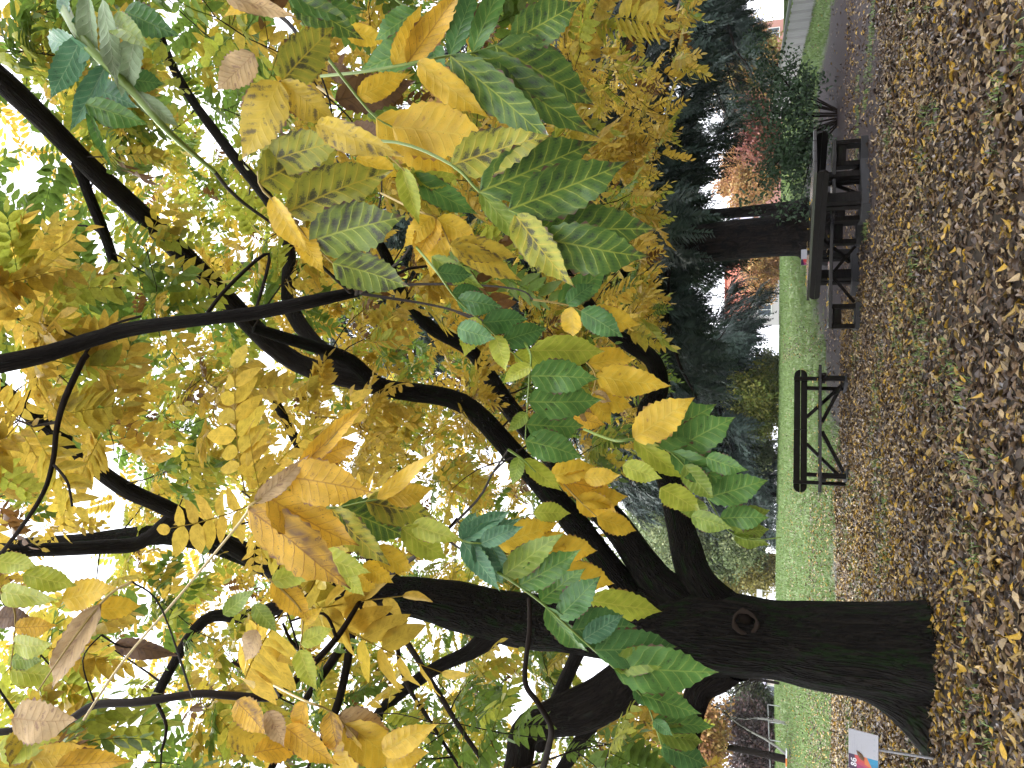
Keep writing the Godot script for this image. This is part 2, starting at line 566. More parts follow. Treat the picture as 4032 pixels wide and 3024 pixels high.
func add_limb(called: String, pts: Array, sides: int, mat: Material, wob := 0.0, keep := true):
	var sm := smooth(pts, 5)
	var p := []
	var r := []
	for k in sm.size():
		var q: Vector4 = sm[k]
		var v := Vector3(q.x, q.y, q.z)
		if wob > 0.0 and k > 0:
			v += Vector3(noise.get_noise_3dv(v * 60.0), noise.get_noise_3dv(v * 60.0 + Vector3(99, 0, 0)), noise.get_noise_3dv(v * 60.0 + Vector3(0, 99, 0))) * wob
		p.append(v)
		r.append(maxf(q.w * (1.0 + 0.16 * noise.get_noise_3dv(v * 170.0)), 0.0012))
		if keep:
			skel.append(Vector4(v.x, v.y, v.z, q.w))
	var m := MB.new()
	m.tube(p, r, sides, 0.9)
	put(called, m.mesh(), mat, tree)

func build_trunk():
	tree = thing("wingnut_tree", "big autumn tree with black mossy trunk and hanging yellow and green pinnate leaves", "tree", Vector3.ZERO)
	var prof := [[3760, 2352, 2800, 0.2], [3700, 2360, 2790, 0.2], [3640, 2365, 2775, 0.12], [3540, 2368, 2762, 0.05], [3400, 2371, 2735, 0.0], [3200, 2373, 2703, 0.0], [3050, 2372, 2668, 0.0], [2900, 2345, 2662, 0.0], [2780, 2330, 2655, 0.0], [2650, 2335, 2640, 0.0], [2560, 2360, 2610, 0.0]]
	var pts := []
	for q in prof:
		var a := Pz(q[0], q[1], TRUNK_Z)
		var b := Pz(q[0], q[2], TRUNK_Z)
		var c := (a + b) * 0.5
		pts.append(Vector4(c.x, c.y, c.z, (a - b).length() * 0.5))
	pts[0].y = minf(pts[0].y, -0.12)
	var sm := smooth(pts, 7)
	var m := MB.new()
	var sides := 64
	for k in sm.size():
		var q: Vector4 = sm[k]
		for s in sides + 1:
			var a := TAU * s / sides
			var o := Vector3(cos(a), 0, sin(a))
			var low := clampf(1.0 - q.y / 0.55, 0.0, 1.3)
			var flare := 0.0
			# roots: a long one to the left, smaller ones round the foot
			for rt in [[PI * 0.93, 1.35, 9.0], [PI * 0.55, 0.35, 16.0], [0.25, 0.12, 14.0], [PI * 1.45, 0.4, 12.0]]:
				flare += rt[1] * exp(-pow(angle_difference(a, rt[0]), 2.0) * rt[2])
			var ridge := noise.get_noise_3d(o.x * 45.0, q.y * 26.0, o.z * 45.0) * 0.08 + noise.get_noise_3d(o.x * 160.0, q.y * 40.0, o.z * 160.0) * 0.07
			var rr := q.w * (1.0 + ridge + flare * low * low * 0.8)
			m.vert(Vector3(q.x, q.y, q.z) + o * rr, o, Vector2(float(s) / sides * 2.0, q.y * 0.55))
	for k in sm.size() - 1:
		for s in sides:
			var a := k * (sides + 1) + s
			m.quad(a, a + 1, a + sides + 2, a + sides + 1)
	fix_normals(m, 0)
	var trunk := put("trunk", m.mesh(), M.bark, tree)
	# ring of callus round an old pruning cut
	var kc := Pz(2930, 2450, TRUNK_Z - 0.262)
	var ring := MB.new()
	var rp := []
	var rrad := []
	for k in 25:
		var a := TAU * k / 24.0
		rp.append(kc + Vector3(cos(a) * (0.07 + 0.006 * sin(a * 2.0 + 0.6)), sin(a) * 0.082 - 0.01, -0.012 * sin(a * 2.0) - 0.02 * cos(a)))
		rrad.append(0.015 + 0.005 * sin(a * 3.0 + 1.0) + 0.004 * sin(a * 7.0))
	ring.tube(rp, rrad, 10, 1.0, false)
	put("knot_ring", ring.mesh(), plain(0.028, 0.02, 0.015, 0.9, 0.2), trunk)
	var hole := MB.new()
	hole.tube([kc + Vector3(0.01, -0.01, -0.08), kc + Vector3(0.01, -0.01, -0.012)], [0.07, 0.055], 14)
	put("knot_heart", hole.mesh(), plain(0.012, 0.009, 0.007, 0.95, 0.1), trunk)

func build_limbs():
	var big := [
		[[2680, 2490, 6.0, 300], [2500, 2480, 6.0, 270], [2300, 2470, 6.0, 230], [2005, 2430, 6.0, 200], [1640, 2350, 5.9, 165], [1280, 2320, 5.7, 120], [1000, 2190, 5.4, 95], [730, 2110, 5.2, 78], [300, 2140, 5.0, 66], [-100, 2170, 4.8, 56]],
		[[2680, 2430, 6.0, 170], [2560, 2370, 6.0, 130], [2459, 2310, 6.0, 105], [2212, 2000, 5.8, 95], [2040, 1800, 5.5, 84], [1816, 1589, 5.3, 76], [1512, 1522, 5.0, 66], [1340, 1390, 4.8, 54], [1000, 1290, 4.3, 40]],
		[[2740, 2410, 6.0, 190], [2660, 2350, 6.0, 165], [2570, 2270, 6.02, 135], [2430, 2080, 6.1, 112], [2330, 1980, 6.2, 98], [2200, 1830, 6.3, 84], [2005, 1604, 6.3, 70], [1859, 1392, 6.2, 60], [1681, 1281, 6.0, 52], [1565, 1131, 5.8, 46], [1495, 960, 5.5, 40], [1300, 700, 5.2, 30]],
		[[2850, 2420, 6.0, 200], [2790, 2340, 6.0, 170], [2735, 2250, 6.05, 145], [2690, 2090, 6.3, 112], [2640, 1900, 6.6, 96], [2560, 1720, 6.9, 84], [2550, 1620, 7.0, 78], [2594, 1530, 7.1, 76], [2565, 1420, 7.1, 70], [2463, 1350, 7.1, 62], [2390, 1290, 7.0, 52], [2250, 1100, 6.8, 42], [2150, 900, 6.6, 30]],
		[[2880, 2600, 6.0, 180], [2830, 2660, 5.98, 130], [2760, 2710, 5.95, 105], [2730, 2790, 5.9, 92], [2715, 2880, 5.8, 86], [2680, 3080, 5.7, 78]],
		[[2620, 2500, 6.0, 260], [2560, 2590, 5.95, 225], [2478, 2680, 5.9, 190], [2300, 2790, 5.8, 168], [2083, 2870, 5.7, 132], [2046, 3000, 5.6, 112], [2000, 3180, 5.5, 92]],
		[[2400, 2470, 6.0, 80], [2340, 2520, 6.0, 66], [2286, 2556, 6.0, 58], [2188, 2772, 6.1, 50], [2120, 2960, 6.1, 44]],
		[[2330, 2800, 5.8, 90], [2310, 2880, 5.8, 60], [2212, 3040, 5.8, 50]],
		[[1512, 1522, 5.0, 70], [1180, 1420, 4.9, 78], [900, 1190, 4.6, 80], [711, 1010, 4.2, 80], [310, 620, 3.4, 82], [0, 330, 2.9, 86], [-250, 120, 2.6, 86]],
		[[300, 640, 3.5, 44], [430, 1000, 3.9, 38], [470, 1200, 4.2, 32], [480, 1420, 4.5, 26]],
		[[1280, 2320, 5.7, 70], [1000, 2200, 5.3, 62], [700, 2010, 4.8, 62], [480, 1910, 4.4, 64], [220, 1720, 4.0, 66], [0, 1530, 3.7, 64], [-180, 1370, 3.5, 60]],
		[[700, 2010, 4.8, 50], [560, 2130, 4.7, 60], [400, 2150, 4.5, 54], [0, 2170, 4.0, 48], [-150, 2180, 3.8, 46]],
		[[1640, 2350, 5.9, 110], [1500, 2250, 5.9, 75], [1380, 1960, 5.8, 56], [1200, 1800, 5.6, 44], [1050, 1500, 5.2, 30]],
		[[1280, 2320, 5.7, 80], [1000, 2420, 5.6, 54], [800, 2440, 5.4, 44], [640, 2680, 5.2, 38], [520, 2980, 5.0, 32]],
		[[2005, 2430, 6.0, 120], [1850, 2560, 6.0, 62], [1700, 2640, 5.9, 54], [1500, 2800, 5.7, 46], [1350, 3080, 5.5, 36]],
		[[1512, 1522, 5.0, 60], [1400, 1480, 5.1, 70], [1150, 1230, 5.3, 60], [1120, 900, 5.4, 50], [900, 600, 5.2, 40], [700, 300, 5.0, 34], [600, 50, 4.8, 30]],
		[[1403, 1150, 2.75, 44], [1240, 1185, 2.6, 50], [1020, 1230, 2.5, 52], [802, 1258, 2.4, 54], [510, 1312, 2.3, 60], [200, 1400, 2.15, 66], [0, 1440, 2.05, 68], [-260, 1500, 1.95, 72]],
	]
	for k in big.size():
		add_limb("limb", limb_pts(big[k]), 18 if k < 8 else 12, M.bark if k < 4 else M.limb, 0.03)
	var small := [
		[[344, 1395, 2.25, 26], [259, 1573, 2.2, 24], [223, 1693, 2.2, 22], [205, 1832, 2.15, 20], [145, 1988, 2.1, 18], [-60, 2260, 2.1, 15]],
		[[205, 1832, 2.15, 12], [262, 1905, 2.1, 11], [280, 2000, 2.05, 9]],
		[[330, 1410, 2.3, 14], [420, 1300, 2.35, 12], [560, 1250, 2.4, 10]],
		[[800, 1262, 2.42, 18], [900, 1130, 2.5, 16], [1060, 1000, 2.7, 14], [1010, 1220, 2.55, 12]],
		[[2083, 2355, 2.2, 20], [2085, 2480, 2.2, 22], [2068, 2679, 2.2, 23], [2120, 2770, 2.2, 24], [2169, 2864, 2.25, 25], [2160, 2940, 2.3, 25], [2120, 3080, 2.4, 26]],
		[[110, 2870, 1.25, 34], [265, 2840, 1.25, 34], [380, 2775, 1.25, 33], [560, 2765, 1.25, 32], [780, 2735, 1.28, 31], [900, 2742, 1.3, 32], [1074, 2750, 1.35, 31], [1120, 2710, 1.4, 30], [1178, 2672, 1.45, 28], [1328, 2518, 1.55, 24], [1427, 2359, 1.7, 18]],
		[[1140, 2690, 1.42, 20], [1060, 2640, 1.4, 17], [960, 2630, 1.38, 15], [920, 2610, 1.37, 10]],
		[[1240, 2600, 1.5, 18], [1160, 2540, 1.48, 15], [1120, 2460, 1.46, 11]],
		[[1330, 2515, 1.55, 14], [1280, 2420, 1.52, 11], [1150, 2450, 1.5, 9]],
		[[620, 2762, 1.26, 16], [660, 2860, 1.25, 13], [640, 2960, 1.25, 10]],
		[[1400, 2400, 5.5, 30], [1330, 2760, 5.2, 32], [1200, 3060, 5.0, 30]],
		[[1500, 2380, 5.5, 22], [1650, 2600, 5.0, 22], [1800, 2850, 4.6, 20], [1950, 3060, 4.4, 18]],
		[[1560, 2420, 5.5, 18], [1580, 2640, 5.1, 18], [1700, 2850, 4.8, 16], [1820, 3040, 4.6, 14]],
		[[1427, 2359, 5.7, 40], [1360, 2520, 5.4, 34], [1180, 2790, 5.0, 30], [1050, 3060, 4.7, 28]],
	]
	for a in small:
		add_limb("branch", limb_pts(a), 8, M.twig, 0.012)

func low_edge(Y: float) -> float:       # lower rim of the crown, as pixel X, by Y
	var t := [[-900, 2780], [0, 2760], [300, 2700], [600, 2660], [900, 2590], [1150, 2620], [1400, 2640], [1700, 2560], [1950, 2420], [2150, 2380], [2350, 2300], [2600, 2350], [2700, 2500], [2780, 2720], [3024, 2800], [3900, 2820]]
	for k in t.size() - 1:
		if Y <= t[k + 1][0]:
			return lerpf(t[k][1], t[k + 1][1], clampf((Y - t[k][0]) / float(t[k + 1][0] - t[k][0]), 0.0, 1.0))
	return 2800.0

func leaf_colour(p: Vector3) -> Color:
	var a := noise.get_noise_3dv(p * 22.0) + rng.randf_range(-0.35, 0.35)
	var g := rng.randf_range(0.8, 1.15)
	if rng.randf() < 0.03:
		return Color(0.2, 0.1, 0.035) * g
	if a > 0.2:
		return Color(0.2, 0.31, 0.06) * g
	if a > -0.03:
		return Color(0.48, 0.51, 0.08) * g
	if a > -0.16:
		return Color(0.68, 0.54, 0.085) * g
	return Color(0.73, 0.52, 0.09) * g

func build_crown():
	for k in 6:
		crown_meshes.append(compound_mesh(100 + k, [5, 5, 6, 6, 7, 8][k], [0.3, 0.33, 0.36, 0.38, 0.4, 0.44][k]))
		fine_meshes.append(compound_mesh(100 + k, [5, 5, 6, 6, 7, 8][k], [0.3, 0.33, 0.36, 0.38, 0.4, 0.44][k], true))
	var foot := Pz(3050, 2520, TRUNK_Z)
	var bare := []                    # stretches of the limbs that stand clear, as seen from the path
	for k in range(0, skel.size(), 2):
		var e: Vector4 = skel[k]
		var w := Vector3(e.x, e.y, e.z)
		if e.w > 0.018 and depth_of(w) > 1.0:
			var s := px_of(w)
			bare.append(Vector3(s.x, s.y, depth_of(w)))
	# places of leafy shoots inside the crown
	var spots := []
	var tries := 0
	while spots.size() < 1640 and tries < 60000:
		tries += 1
		var p := Vector3(foot.x + rng.randf_range(-8.5, 9.0), rng.randf_range(1.2, 9.5), rng.randf_range(-14.0, 2.5))
		var rel := Vector3((p.x - foot.x) / 8.5, (p.y - 3.2) / 6.0, (p.z + TRUNK_Z) / 8.2)
		if p.y < 3.2:
			rel.y *= 3.2
		if rel.length() > 1.0 or Vector2(p.x - foot.x, p.z + TRUNK_Z).length() < 0.7:
			continue
		var d := depth_of(p)
		var near := p.distance_to(EYE)
		if near < 1.75:
			continue
		if d > 0.2:
			var q := px_of(p)
			if absf(q.y - 1512) < 2600 and q.x > low_edge(q.y) - 330.0 / d:
				continue
			if near < 3.4 and q.x > 1250 and q.x < 4500:
				continue
			# the leader and the limbs stand clear of most of the leaves
			if d < 5.6 and q.x > 1250 and q.y > 2180 and q.y < 2620 and rng.randf() < 0.85:
				continue
			if d < 5.6 and q.x > 1400 and q.y > 1250 and q.y < 2300 and rng.randf() < 0.45:
				continue
			var hides := false
			for e in bare:
				if d < e.z - 0.1 and absf(e.x - q.x - 250.0 / d) < 420.0 / d and absf(e.y - q.y) < 420.0 / d:
					hides = true
					break
			if hides and rng.randf() < (0.85 if d < 4.0 else 0.6):
				continue
			# rather open high above the viewer
			if q.x < 500 and rng.randf() < 0.15:
				continue
			if (q.x < -450 or q.y < -500 or q.y > 3500) and rng.randf() < 0.82:
				continue
		elif p.y < 2.2 or rng.randf() < 0.82:
			continue
		spots.append(p)
	var extra := 0
	var goes := 0
	while extra < 26 and goes < 3000:      # low boughs that hang over the viewer
		goes += 1
		var q := Vector2(rng.randf_range(-300, 1450), rng.randf_range(-200, 3200))
		var d := rng.randf_range(2.3, 5.0)
		var p := P(q.x, q.y, d)
		var hides := false
		for e in bare:
			if d < e.z - 0.1 and absf(e.x - q.x - 250.0 / d) < 480.0 / d and absf(e.y - q.y) < 480.0 / d:
				hides = true
				break
		if not hides and p.distance_to(EYE) > 2.3 and p.y > 1.4:
			spots.append(p)
			extra += 1
	spots.sort_custom(func(a, b): return Vector2(a.x - foot.x, a.z + TRUNK_Z).length() + a.y * 0.3 < Vector2(b.x - foot.x, b.z + TRUNK_Z).length() + b.y * 0.3)
	var twigs := MB.new()
	var xf := [[], [], [], [], [], []]
	var cl := [[], [], [], [], [], []]
	var single := []
	var n_branch := 0
	for p: Vector3 in spots:
		# grow from the nearest wood
		var best := 1e9
		var at := Vector4.ZERO
		for q in skel:
			var dd := Vector3(q.x - p.x, (q.y - p.y) * 0.8, q.z - p.z).length()
			if dd < best and dd > 0.25:
				best = dd
				at = q
		var a := Vector3(at.x, at.y, at.z)
		var len := a.distance_to(p)
		var out: Vector3 = (p - a) / maxf(len, 0.01)
		var r0 := clampf(0.0045 + 0.006 * len, 0.005, minf(at.w * 0.8, 0.022))
		var ctrl := a.lerp(p, 0.5) + Vector3(rng.randf_range(-0.15, 0.15), 0.12 * len, rng.randf_range(-0.15, 0.15)) * minf(len, 1.2)
		var pts := []
		var rad := []
		var ns := clampi(int(len * 5.0) + 2, 3, 10)
		for k in ns + 1:
			var t := float(k) / ns
			var c := a.lerp(ctrl, t).lerp(ctrl.lerp(p, t), t)
			if k > 0 and k < ns:
				c += Vector3(noise.get_noise_3dv(c * 120.0), noise.get_noise_3dv(c * 120.0 + Vector3(50, 0, 0)), noise.get_noise_3dv(c * 120.0 + Vector3(0, 50, 0))) * 0.05
			pts.append(c)
			rad.append(lerpf(r0, 0.003, t))
			if k > ns / 3:
				skel.append(Vector4(c.x, c.y, c.z, rad[-1]))
		var seen := depth_of(p) > 0.5
		if seen and r0 > 0.009 and n_branch < 200:
			var bm := MB.new()
			bm.tube(pts, rad, 6, 0.9)
			put("branch", bm.mesh(), M.twig, tree)
			n_branch += 1
		else:
			twigs.tube(pts, rad, 4, 1.0, false)
		# leaves round the end of the shoot
		var nl := rng.randi_range(5, 9)
		var spin := rng.randf() * TAU
		for k in nl:
			var t := 1.0 - 0.5 * k / nl
			var q := t * ns
			var o: Vector3 = pts[int(q)].lerp(pts[mini(int(q) + 1, ns)], q - int(q))
			spin += 2.4 + rng.randf_range(-0.4, 0.4)
			var flat := Vector3(cos(spin), 0, sin(spin))
			var z: Vector3 = (flat + out * (0.9 if k == 0 else 0.45) + Vector3.DOWN * rng.randf_range(0.05, 0.8)).normalized()
			var up := (Vector3.UP + flat * 0.3 + Vector3(rng.randf_range(-0.5, 0.5), 0, rng.randf_range(-0.5, 0.5))).normalized()
			var x := up.cross(z).normalized()
			var b := Basis(x, z.cross(x), z) * Basis.from_scale(Vector3.ONE * rng.randf_range(0.75, 1.15))
			var kind := rng.randi() % 6
			var tr := Transform3D(b, o)
			var cc := leaf_colour(o)
			var d2 := o.distance_to(EYE)
			if d2 < 1.35 or (depth_of(o + z * 0.3) > 0.0 and (o + z * 0.35).distance_to(EYE) < 1.25):
				continue
			if depth_of(o) > 0.5:
				var s := px_of(o + z * 0.2)
				if s.x > -100 and s.x < 4100 and s.y > -100 and s.y < 3120 and d2 < 6.0:
					single.append([d2, kind, tr, cc])
					continue
			xf[kind].append(tr)
			cl[kind].append(cc)
	# the leaves that show largest are parts of their own
	single.sort_custom(func(a, b): return a[0] < b[0])
	var mats := {}
	for k in single.size():
		var e: Array = single[k]
		if k < 270:
			var c: Color = e[3]
			var key := "%d_%d_%d" % [int(c.r * 12.0), int(c.g * 14.0), int(c.b * 40.0)]
			if not mats.has(key):
				var mm: StandardMaterial3D = M.crown.duplicate()
				mm.albedo_color = c.linear_to_srgb()
				mats[key] = mm
			var o := put("leaf", fine_meshes[e[1]], mats[key], tree)
			o.transform = e[2]
		else:
			xf[e[1]].append(e[2])
			cl[e[1]].append(e[3])
	var crown := Node3D.new()
	crown.name = "crown"
	crown.set_meta("kind", "stuff")
	tree.add_child(crown)
	merged("foliage", crown_meshes, M.crown, xf, cl, crown)
	var tw := put("twigs", twigs.mesh(), M.twig, crown)
	tw.set_meta("kind", "stuff")
	print("shoots ", spots.size(), " leaves in view ", single.size(), " tries ", tries)

# ------------------------------------------------------------------ leaves close to the viewer
# each: depth, stem material, rachis [X, Y(, depth offset)], leaflets [X0, Y0, X1, Y1, width, look]
const NEAR_LEAVES := [
	[0.80, "stem_green", [[1300, 560, 0.12], [1560, 560, 0.05], [1780, 650], [1890, 756], [2003, 825], [2101, 905], [2130, 940]], [
		[1780, 650, 2130, 540, 150, "spot"], [1890, 756, 2320, 556, 165, "dark"], [2003, 819, 2440, 655, 160, "dark"], [2101, 901, 2525, 909, 165, "dark"], [2120, 935, 2515, 1020, 160, "dark"], [1905, 760, 2070, 950, 70, "olive"], [2020, 835, 2215, 1100, 120, "spot"]]],
	[0.83, "stem_green", [[1264, 300, 0.1], [1450, 280, 0.04], [1647, 243], [1772, 219], [1858, 208], [1952, 180], [2015, 160]], [
		[1765, 227, 2165, 552, 125, "dark"], [1851, 219, 2315, 510, 125, "dark"], [1952, 178, 2315, 384, 165, "dark"], [2010, 155, 2262, 18, 180, "dark"], [1858, 200, 1990, -90, 75, "green"], [1772, 215, 1868, -60, 75, "green2"], [1650, 243, 1880, 440, 95, "yellow"], [1647, 232, 1800, -30, 90, "orange"], [1560, 260, 1650, 40, 70, "yellow"]]],
	[0.88, "stem_green", [[1264, 193], [1451, 434], [1545, 500]], [
		[1553, 500, 1900, 545, 200, "yellow"], [1480, 450, 1760, 665, 150, "yellow"], [1400, 380, 1590, 300, 80, "yellow"]]],
	[0.80, "stem", [[1180, 200, 0.12], [1150, 330, 0.06], [1060, 560, 0.03], [1020, 720], [1130, 835], [1220, 950], [1310, 1035]], [
		[1010, 735, 1330, 570, 195, "spot"], [1137, 838, 1510, 681, 160, "spot"], [1222, 955, 1555, 866, 190, "grey"], [1316, 1035, 1582, 1115, 150, "grey"], [1080, 790, 1190, 980, 80, "yellow"], [1170, 900, 1265, 1060, 75, "yellow"], [1030, 600, 1330, 560, 130, "spot"]]],
	[0.78, "stem", [[1200, 180, 0.1], [1130, 300, 0.03], [1100, 320]], [
		[1065, 325, 955, 600, 150, "spoty"], [1108, 322, 1300, 480, 165, "spoty"], [1075, 295, 1290, 130, 150, "spot"], [1246, 490, 1540, 605, 95, "spoty"], [1000, 210, 870, 335, 115, "tan"], [1010, 260, 1085, 300, 60, "yellow"]]],
	[0.95, "stem", [[1250, 340, 0.05], [1320, 395]], [[1318, 395, 1610, 322, 120, "brown"], [1360, 510, 1570, 556, 80, "brown"], [1290, 260, 1395, 330, 70, "brown"]]],
	[0.86, "stem", [[1000, -120, 0.1], [1080, -60], [1140, -10]], [
		[1130, -20, 1400, 52, 85, "green"], [1150, 15, 1400, 142, 105, "dark"], [885, -15, 1130, 58, 60, "tan"], [980, -30, 890, 60, 60, "yellow"]]],
	[1.15, "stem_green", [[1450, -150], [1560, 0], [1660, 60], [1700, 150]], [
		[1650, 20, 1490, 150, 130, "green"], [1640, 180, 1440, 262, 110, "green"], [1690, 80, 1590, 200, 90, "olive"], [1360, 120, 1510, 165, 70, "yellow"], [1700, 150, 1720, 330, 90, "green2"]]],
	[1.15, "stem", [[1400, 500], [1560, 640], [1610, 690]], [[1610, 690, 1790, 700, 100, "lime"], [1403, 620, 1560, 690, 90, "yellow"], [1660, 720, 1860, 830, 85, "green"], [1560, 690, 1640, 860, 70, "lime"]]],
	[1.2, "stem", [[1500, 760, 0.2], [1640, 830], [1720, 862], [1772, 965]], [
		[1720, 862, 1870, 945, 90, "yellow"], [1820, 956, 2025, 998, 80, "spoty"], [1772, 972, 2030, 1095, 75, "spoty"], [1690, 850, 1600, 960, 80, "yellow"], [1700, 870, 1640, 1010, 80, "orange"], [1740, 930, 1700, 1080, 75, "yellow"], [1700, 1010, 1880, 1130, 70, "olive"]]],
	[1.12, "stem_green", [[1620, 950, 0.1], [1720, 1070], [1800, 1180], [1900, 1270], [2000, 1370], [2085, 1450]], [
		[1720, 1090, 1850, 1080, 80, "green2"], [1760, 1150, 1900, 1150, 90, "green2"], [1800, 1200, 1960, 1210, 90, "green2"], [1800, 1290, 1930, 1330, 100, "green2"], [1902, 1278, 2070, 1262, 95, "green2"], [1993, 1325, 2140, 1298, 85, "green2"], [1850, 1260, 1830, 1390, 80, "lime"], [2000, 1417, 2120, 1445, 100, "lime"], [1940, 1330, 1990, 1450, 80, "lime"]]],
	[1.08, "stem_green", [[2060, 1340, 0.06], [2090, 1400], [2085, 1480], [2078, 1580], [2072, 1670], [2068, 1735]], [
		[2105, 1405, 2355, 1388, 120, "lime"], [2089, 1477, 2330, 1492, 110, "green"], [2080, 1586, 2345, 1572, 120, "green"], [2077, 1664, 2292, 1684, 118, "green"], [2071, 1732, 2275, 1795, 130, "green"], [2085, 1440, 1990, 1500, 60, "lime"], [2078, 1620, 2010, 1690, 50, "olive"]]],
	[1.15, "stem_green", [[2000, 1770], [2060, 1810], [2110, 1860]], [[2060, 1812, 2205, 1925, 60, "lime"], [2050, 1800, 2020, 1900, 50, "olive"]]],
	[1.3, "stem", [[2100, 1180], [2230, 1200], [2300, 1230]], [[2288, 1230, 2435, 1318, 105, "green2"], [2350, 1200, 2500, 1275, 95, "yellow"], [2230, 1190, 2330, 1120, 70, "green2"], [2200, 1180, 2380, 1060, 90, "green"], [2260, 1215, 2250, 1330, 70, "yellow"]]],
	[1.35, "stem", [[2200, 1380], [2300, 1420], [2345, 1480], [2330, 1560]], [
		[2342, 1417, 2490, 1410, 85, "yellow"], [2348, 1483, 2615, 1522, 105, "yellow"], [2330, 1560, 2480, 1600, 90, "yellow"], [2320, 1600, 2400, 1665, 80, "yellow"], [2300, 1540, 2400, 1580, 60, "tan"], [2280, 1620, 2340, 1640, 60, "tan"], [2250, 1640, 2370, 1670, 75, "orange"]]],
	[1.3, "stem", [[2080, 1840], [2198, 1890], [2270, 1960], [2350, 2035]], [
		[2198, 1895, 2410, 1942, 95, "orange"], [2264, 1960, 2425, 2030, 95, "yellow"], [2354, 2038, 2500, 2090, 70, "yellow"], [2190, 1850, 2330, 1830, 80, "yellow"], [2300, 1880, 2430, 1870, 75, "yellow"], [2320, 1940, 2460, 1950, 70, "yellow"]]],
	[1.1, "stem_green", [[2300, 1690, 0.15], [2420, 1735], [2520, 1730], [2640, 1780], [2740, 1890], [2800, 1985], [2870, 2090], [2960, 2125], [3075, 2116]], [
		[2565, 1724, 2800, 1600, 140, "green"], [2638, 1773, 2875, 1655, 120, "green"], [2782, 1800, 2922, 1855, 110, "green"], [2644, 1785, 2845, 1905, 90, "green"], [2700, 1850, 2860, 1800, 80, "green2"], [2788, 1977, 2997, 1902, 130, "green"], [2810, 2026, 3010, 2040, 100, "green"], [2722, 2032, 2862, 2078, 80, "olive"], [2505, 1690, 2710, 1584, 120, "yellow"], [2480, 1720, 2590, 1650, 80, "yellow"], [2511, 1754, 2700, 1878, 75, "lime"], [2451, 1833, 2590, 1878, 80, "lime"], [2640, 1880, 2800, 1960, 85, "olive"], [2856, 2050, 3022, 2005, 80, "olive"], [2886, 2085, 3025, 2075, 60, "olive"], [2875, 2098, 3020, 2145, 55, "olive"], [2600, 1920, 2740, 2000, 90, "lime"], [2680, 1960, 2790, 2040, 80, "olive"]]],
	[0.95, "stem_green", [[1700, 2050, 0.1], [1820, 2130], [1950, 2138]], [
		[1823, 2135, 1996, 2015, 65, "blue"], [1860, 2138, 2030, 2050, 65, "blue"], [1905, 2138, 2042, 2080, 60, "blue"], [1820, 2150, 1950, 2310, 70, "blue"], [1860, 2152, 1990, 2300, 70, "blue"], [1815, 2138, 1870, 2010, 55, "blue"], [1905, 2150, 2000, 2270, 55, "blue"]]],
	[0.95, "stem_green", [[1850, 2180, 0.1], [1984, 2268], [2060, 2318], [2150, 2388], [2250, 2480], [2340, 2560], [2440, 2650], [2540, 2760], [2580, 2860], [2605, 2935]], [
		[1984, 2265, 2195, 2112, 95, "olive"], [2052, 2309, 2262, 2176, 95, "green"], [2132, 2339, 2290, 2243, 90, "green"], [2194, 2398, 2350, 2286, 95, "green2"], [2157, 2385, 2300, 2592, 75, "green"], [2256, 2470, 2490, 2468, 130, "green2"], [2336, 2545, 2660, 2543, 125, "green2"], [2422, 2625, 2790, 2643, 145, "green"], [2320, 2465, 2440, 2430, 70, "blue"], [2490, 2710, 2570, 2780, 90, "green2"], [2540, 2720, 2740, 2800, 85, "green"], [2595, 2802, 2800, 2855, 65, "green"], [2560, 2850, 2640, 2890, 70, "green2"], [2595, 2864, 2770, 2924, 75, "olive"], [2601, 2926, 2782, 3016, 95, "green2"], [2440, 2560, 2640, 2590, 90, "olive"]]],
	[1.1, "stem", [[1900, 2120], [2030, 2160], [2144, 2160], [2206, 2250], [2320, 2365]], [
		[1959, 2188, 2180, 2070, 110, "yellow"], [2144, 2148, 2340, 2175, 120, "yellow"], [2206, 2247, 2408, 2298, 100, "yellow"], [2101, 2020, 2235, 2018, 100, "lime"], [2323, 2370, 2595, 2398, 95, "lime"], [2120, 2080, 2250, 2110, 80, "yellow"]]],
	[0.85, "stem", [[330, 2835, 0.4], [480, 2610, 0.33], [720, 2330, 0.2], [950, 2050, 0.05], [984, 1990], [1075, 1940], [1160, 1860], [1250, 1790], [1330, 1700]], [
		[1159, 1910, 1425, 1936, 160, "orange"], [1075, 1980, 1384, 2155, 150, "orange"], [960, 2030, 1322, 2288, 150, "patch"], [1190, 1813, 1412, 1608, 62, "orange"], [1262, 1828, 1400, 1738, 120, "orange"], [984, 1964, 1195, 1812, 60, "tan"]]],
	[0.95, "stem_green", [[1180, 1960], [1300, 2000], [1440, 1975], [1520, 1960]], [
		[1346, 2030, 1578, 2106, 125, "dark"], [1442, 1958, 1692, 2026, 115, "spot"], [1322, 2055, 1510, 2204, 95, "spot"], [1213, 2172, 1428, 2250, 95, "lime"], [1581, 2079, 1748, 2190, 95, "lime"], [1623, 2067, 1784, 2112, 75, "lime"], [1480, 1912, 1700, 1792, 55, "yellow"], [1560, 1915, 1690, 1925, 75, "yellow"], [1472, 2157, 1625, 2250, 75, "yellow"], [1400, 2265, 1480, 2320, 65, "yellow"], [1430, 2220, 1540, 2290, 70, "yellow"], [1330, 2230, 1420, 2330, 60, "lime"]]],
	[0.72, "stem_green", [[250, 20, 0.05], [320, 150], [524, 362], [663, 518], [844, 675, 0.08]], [
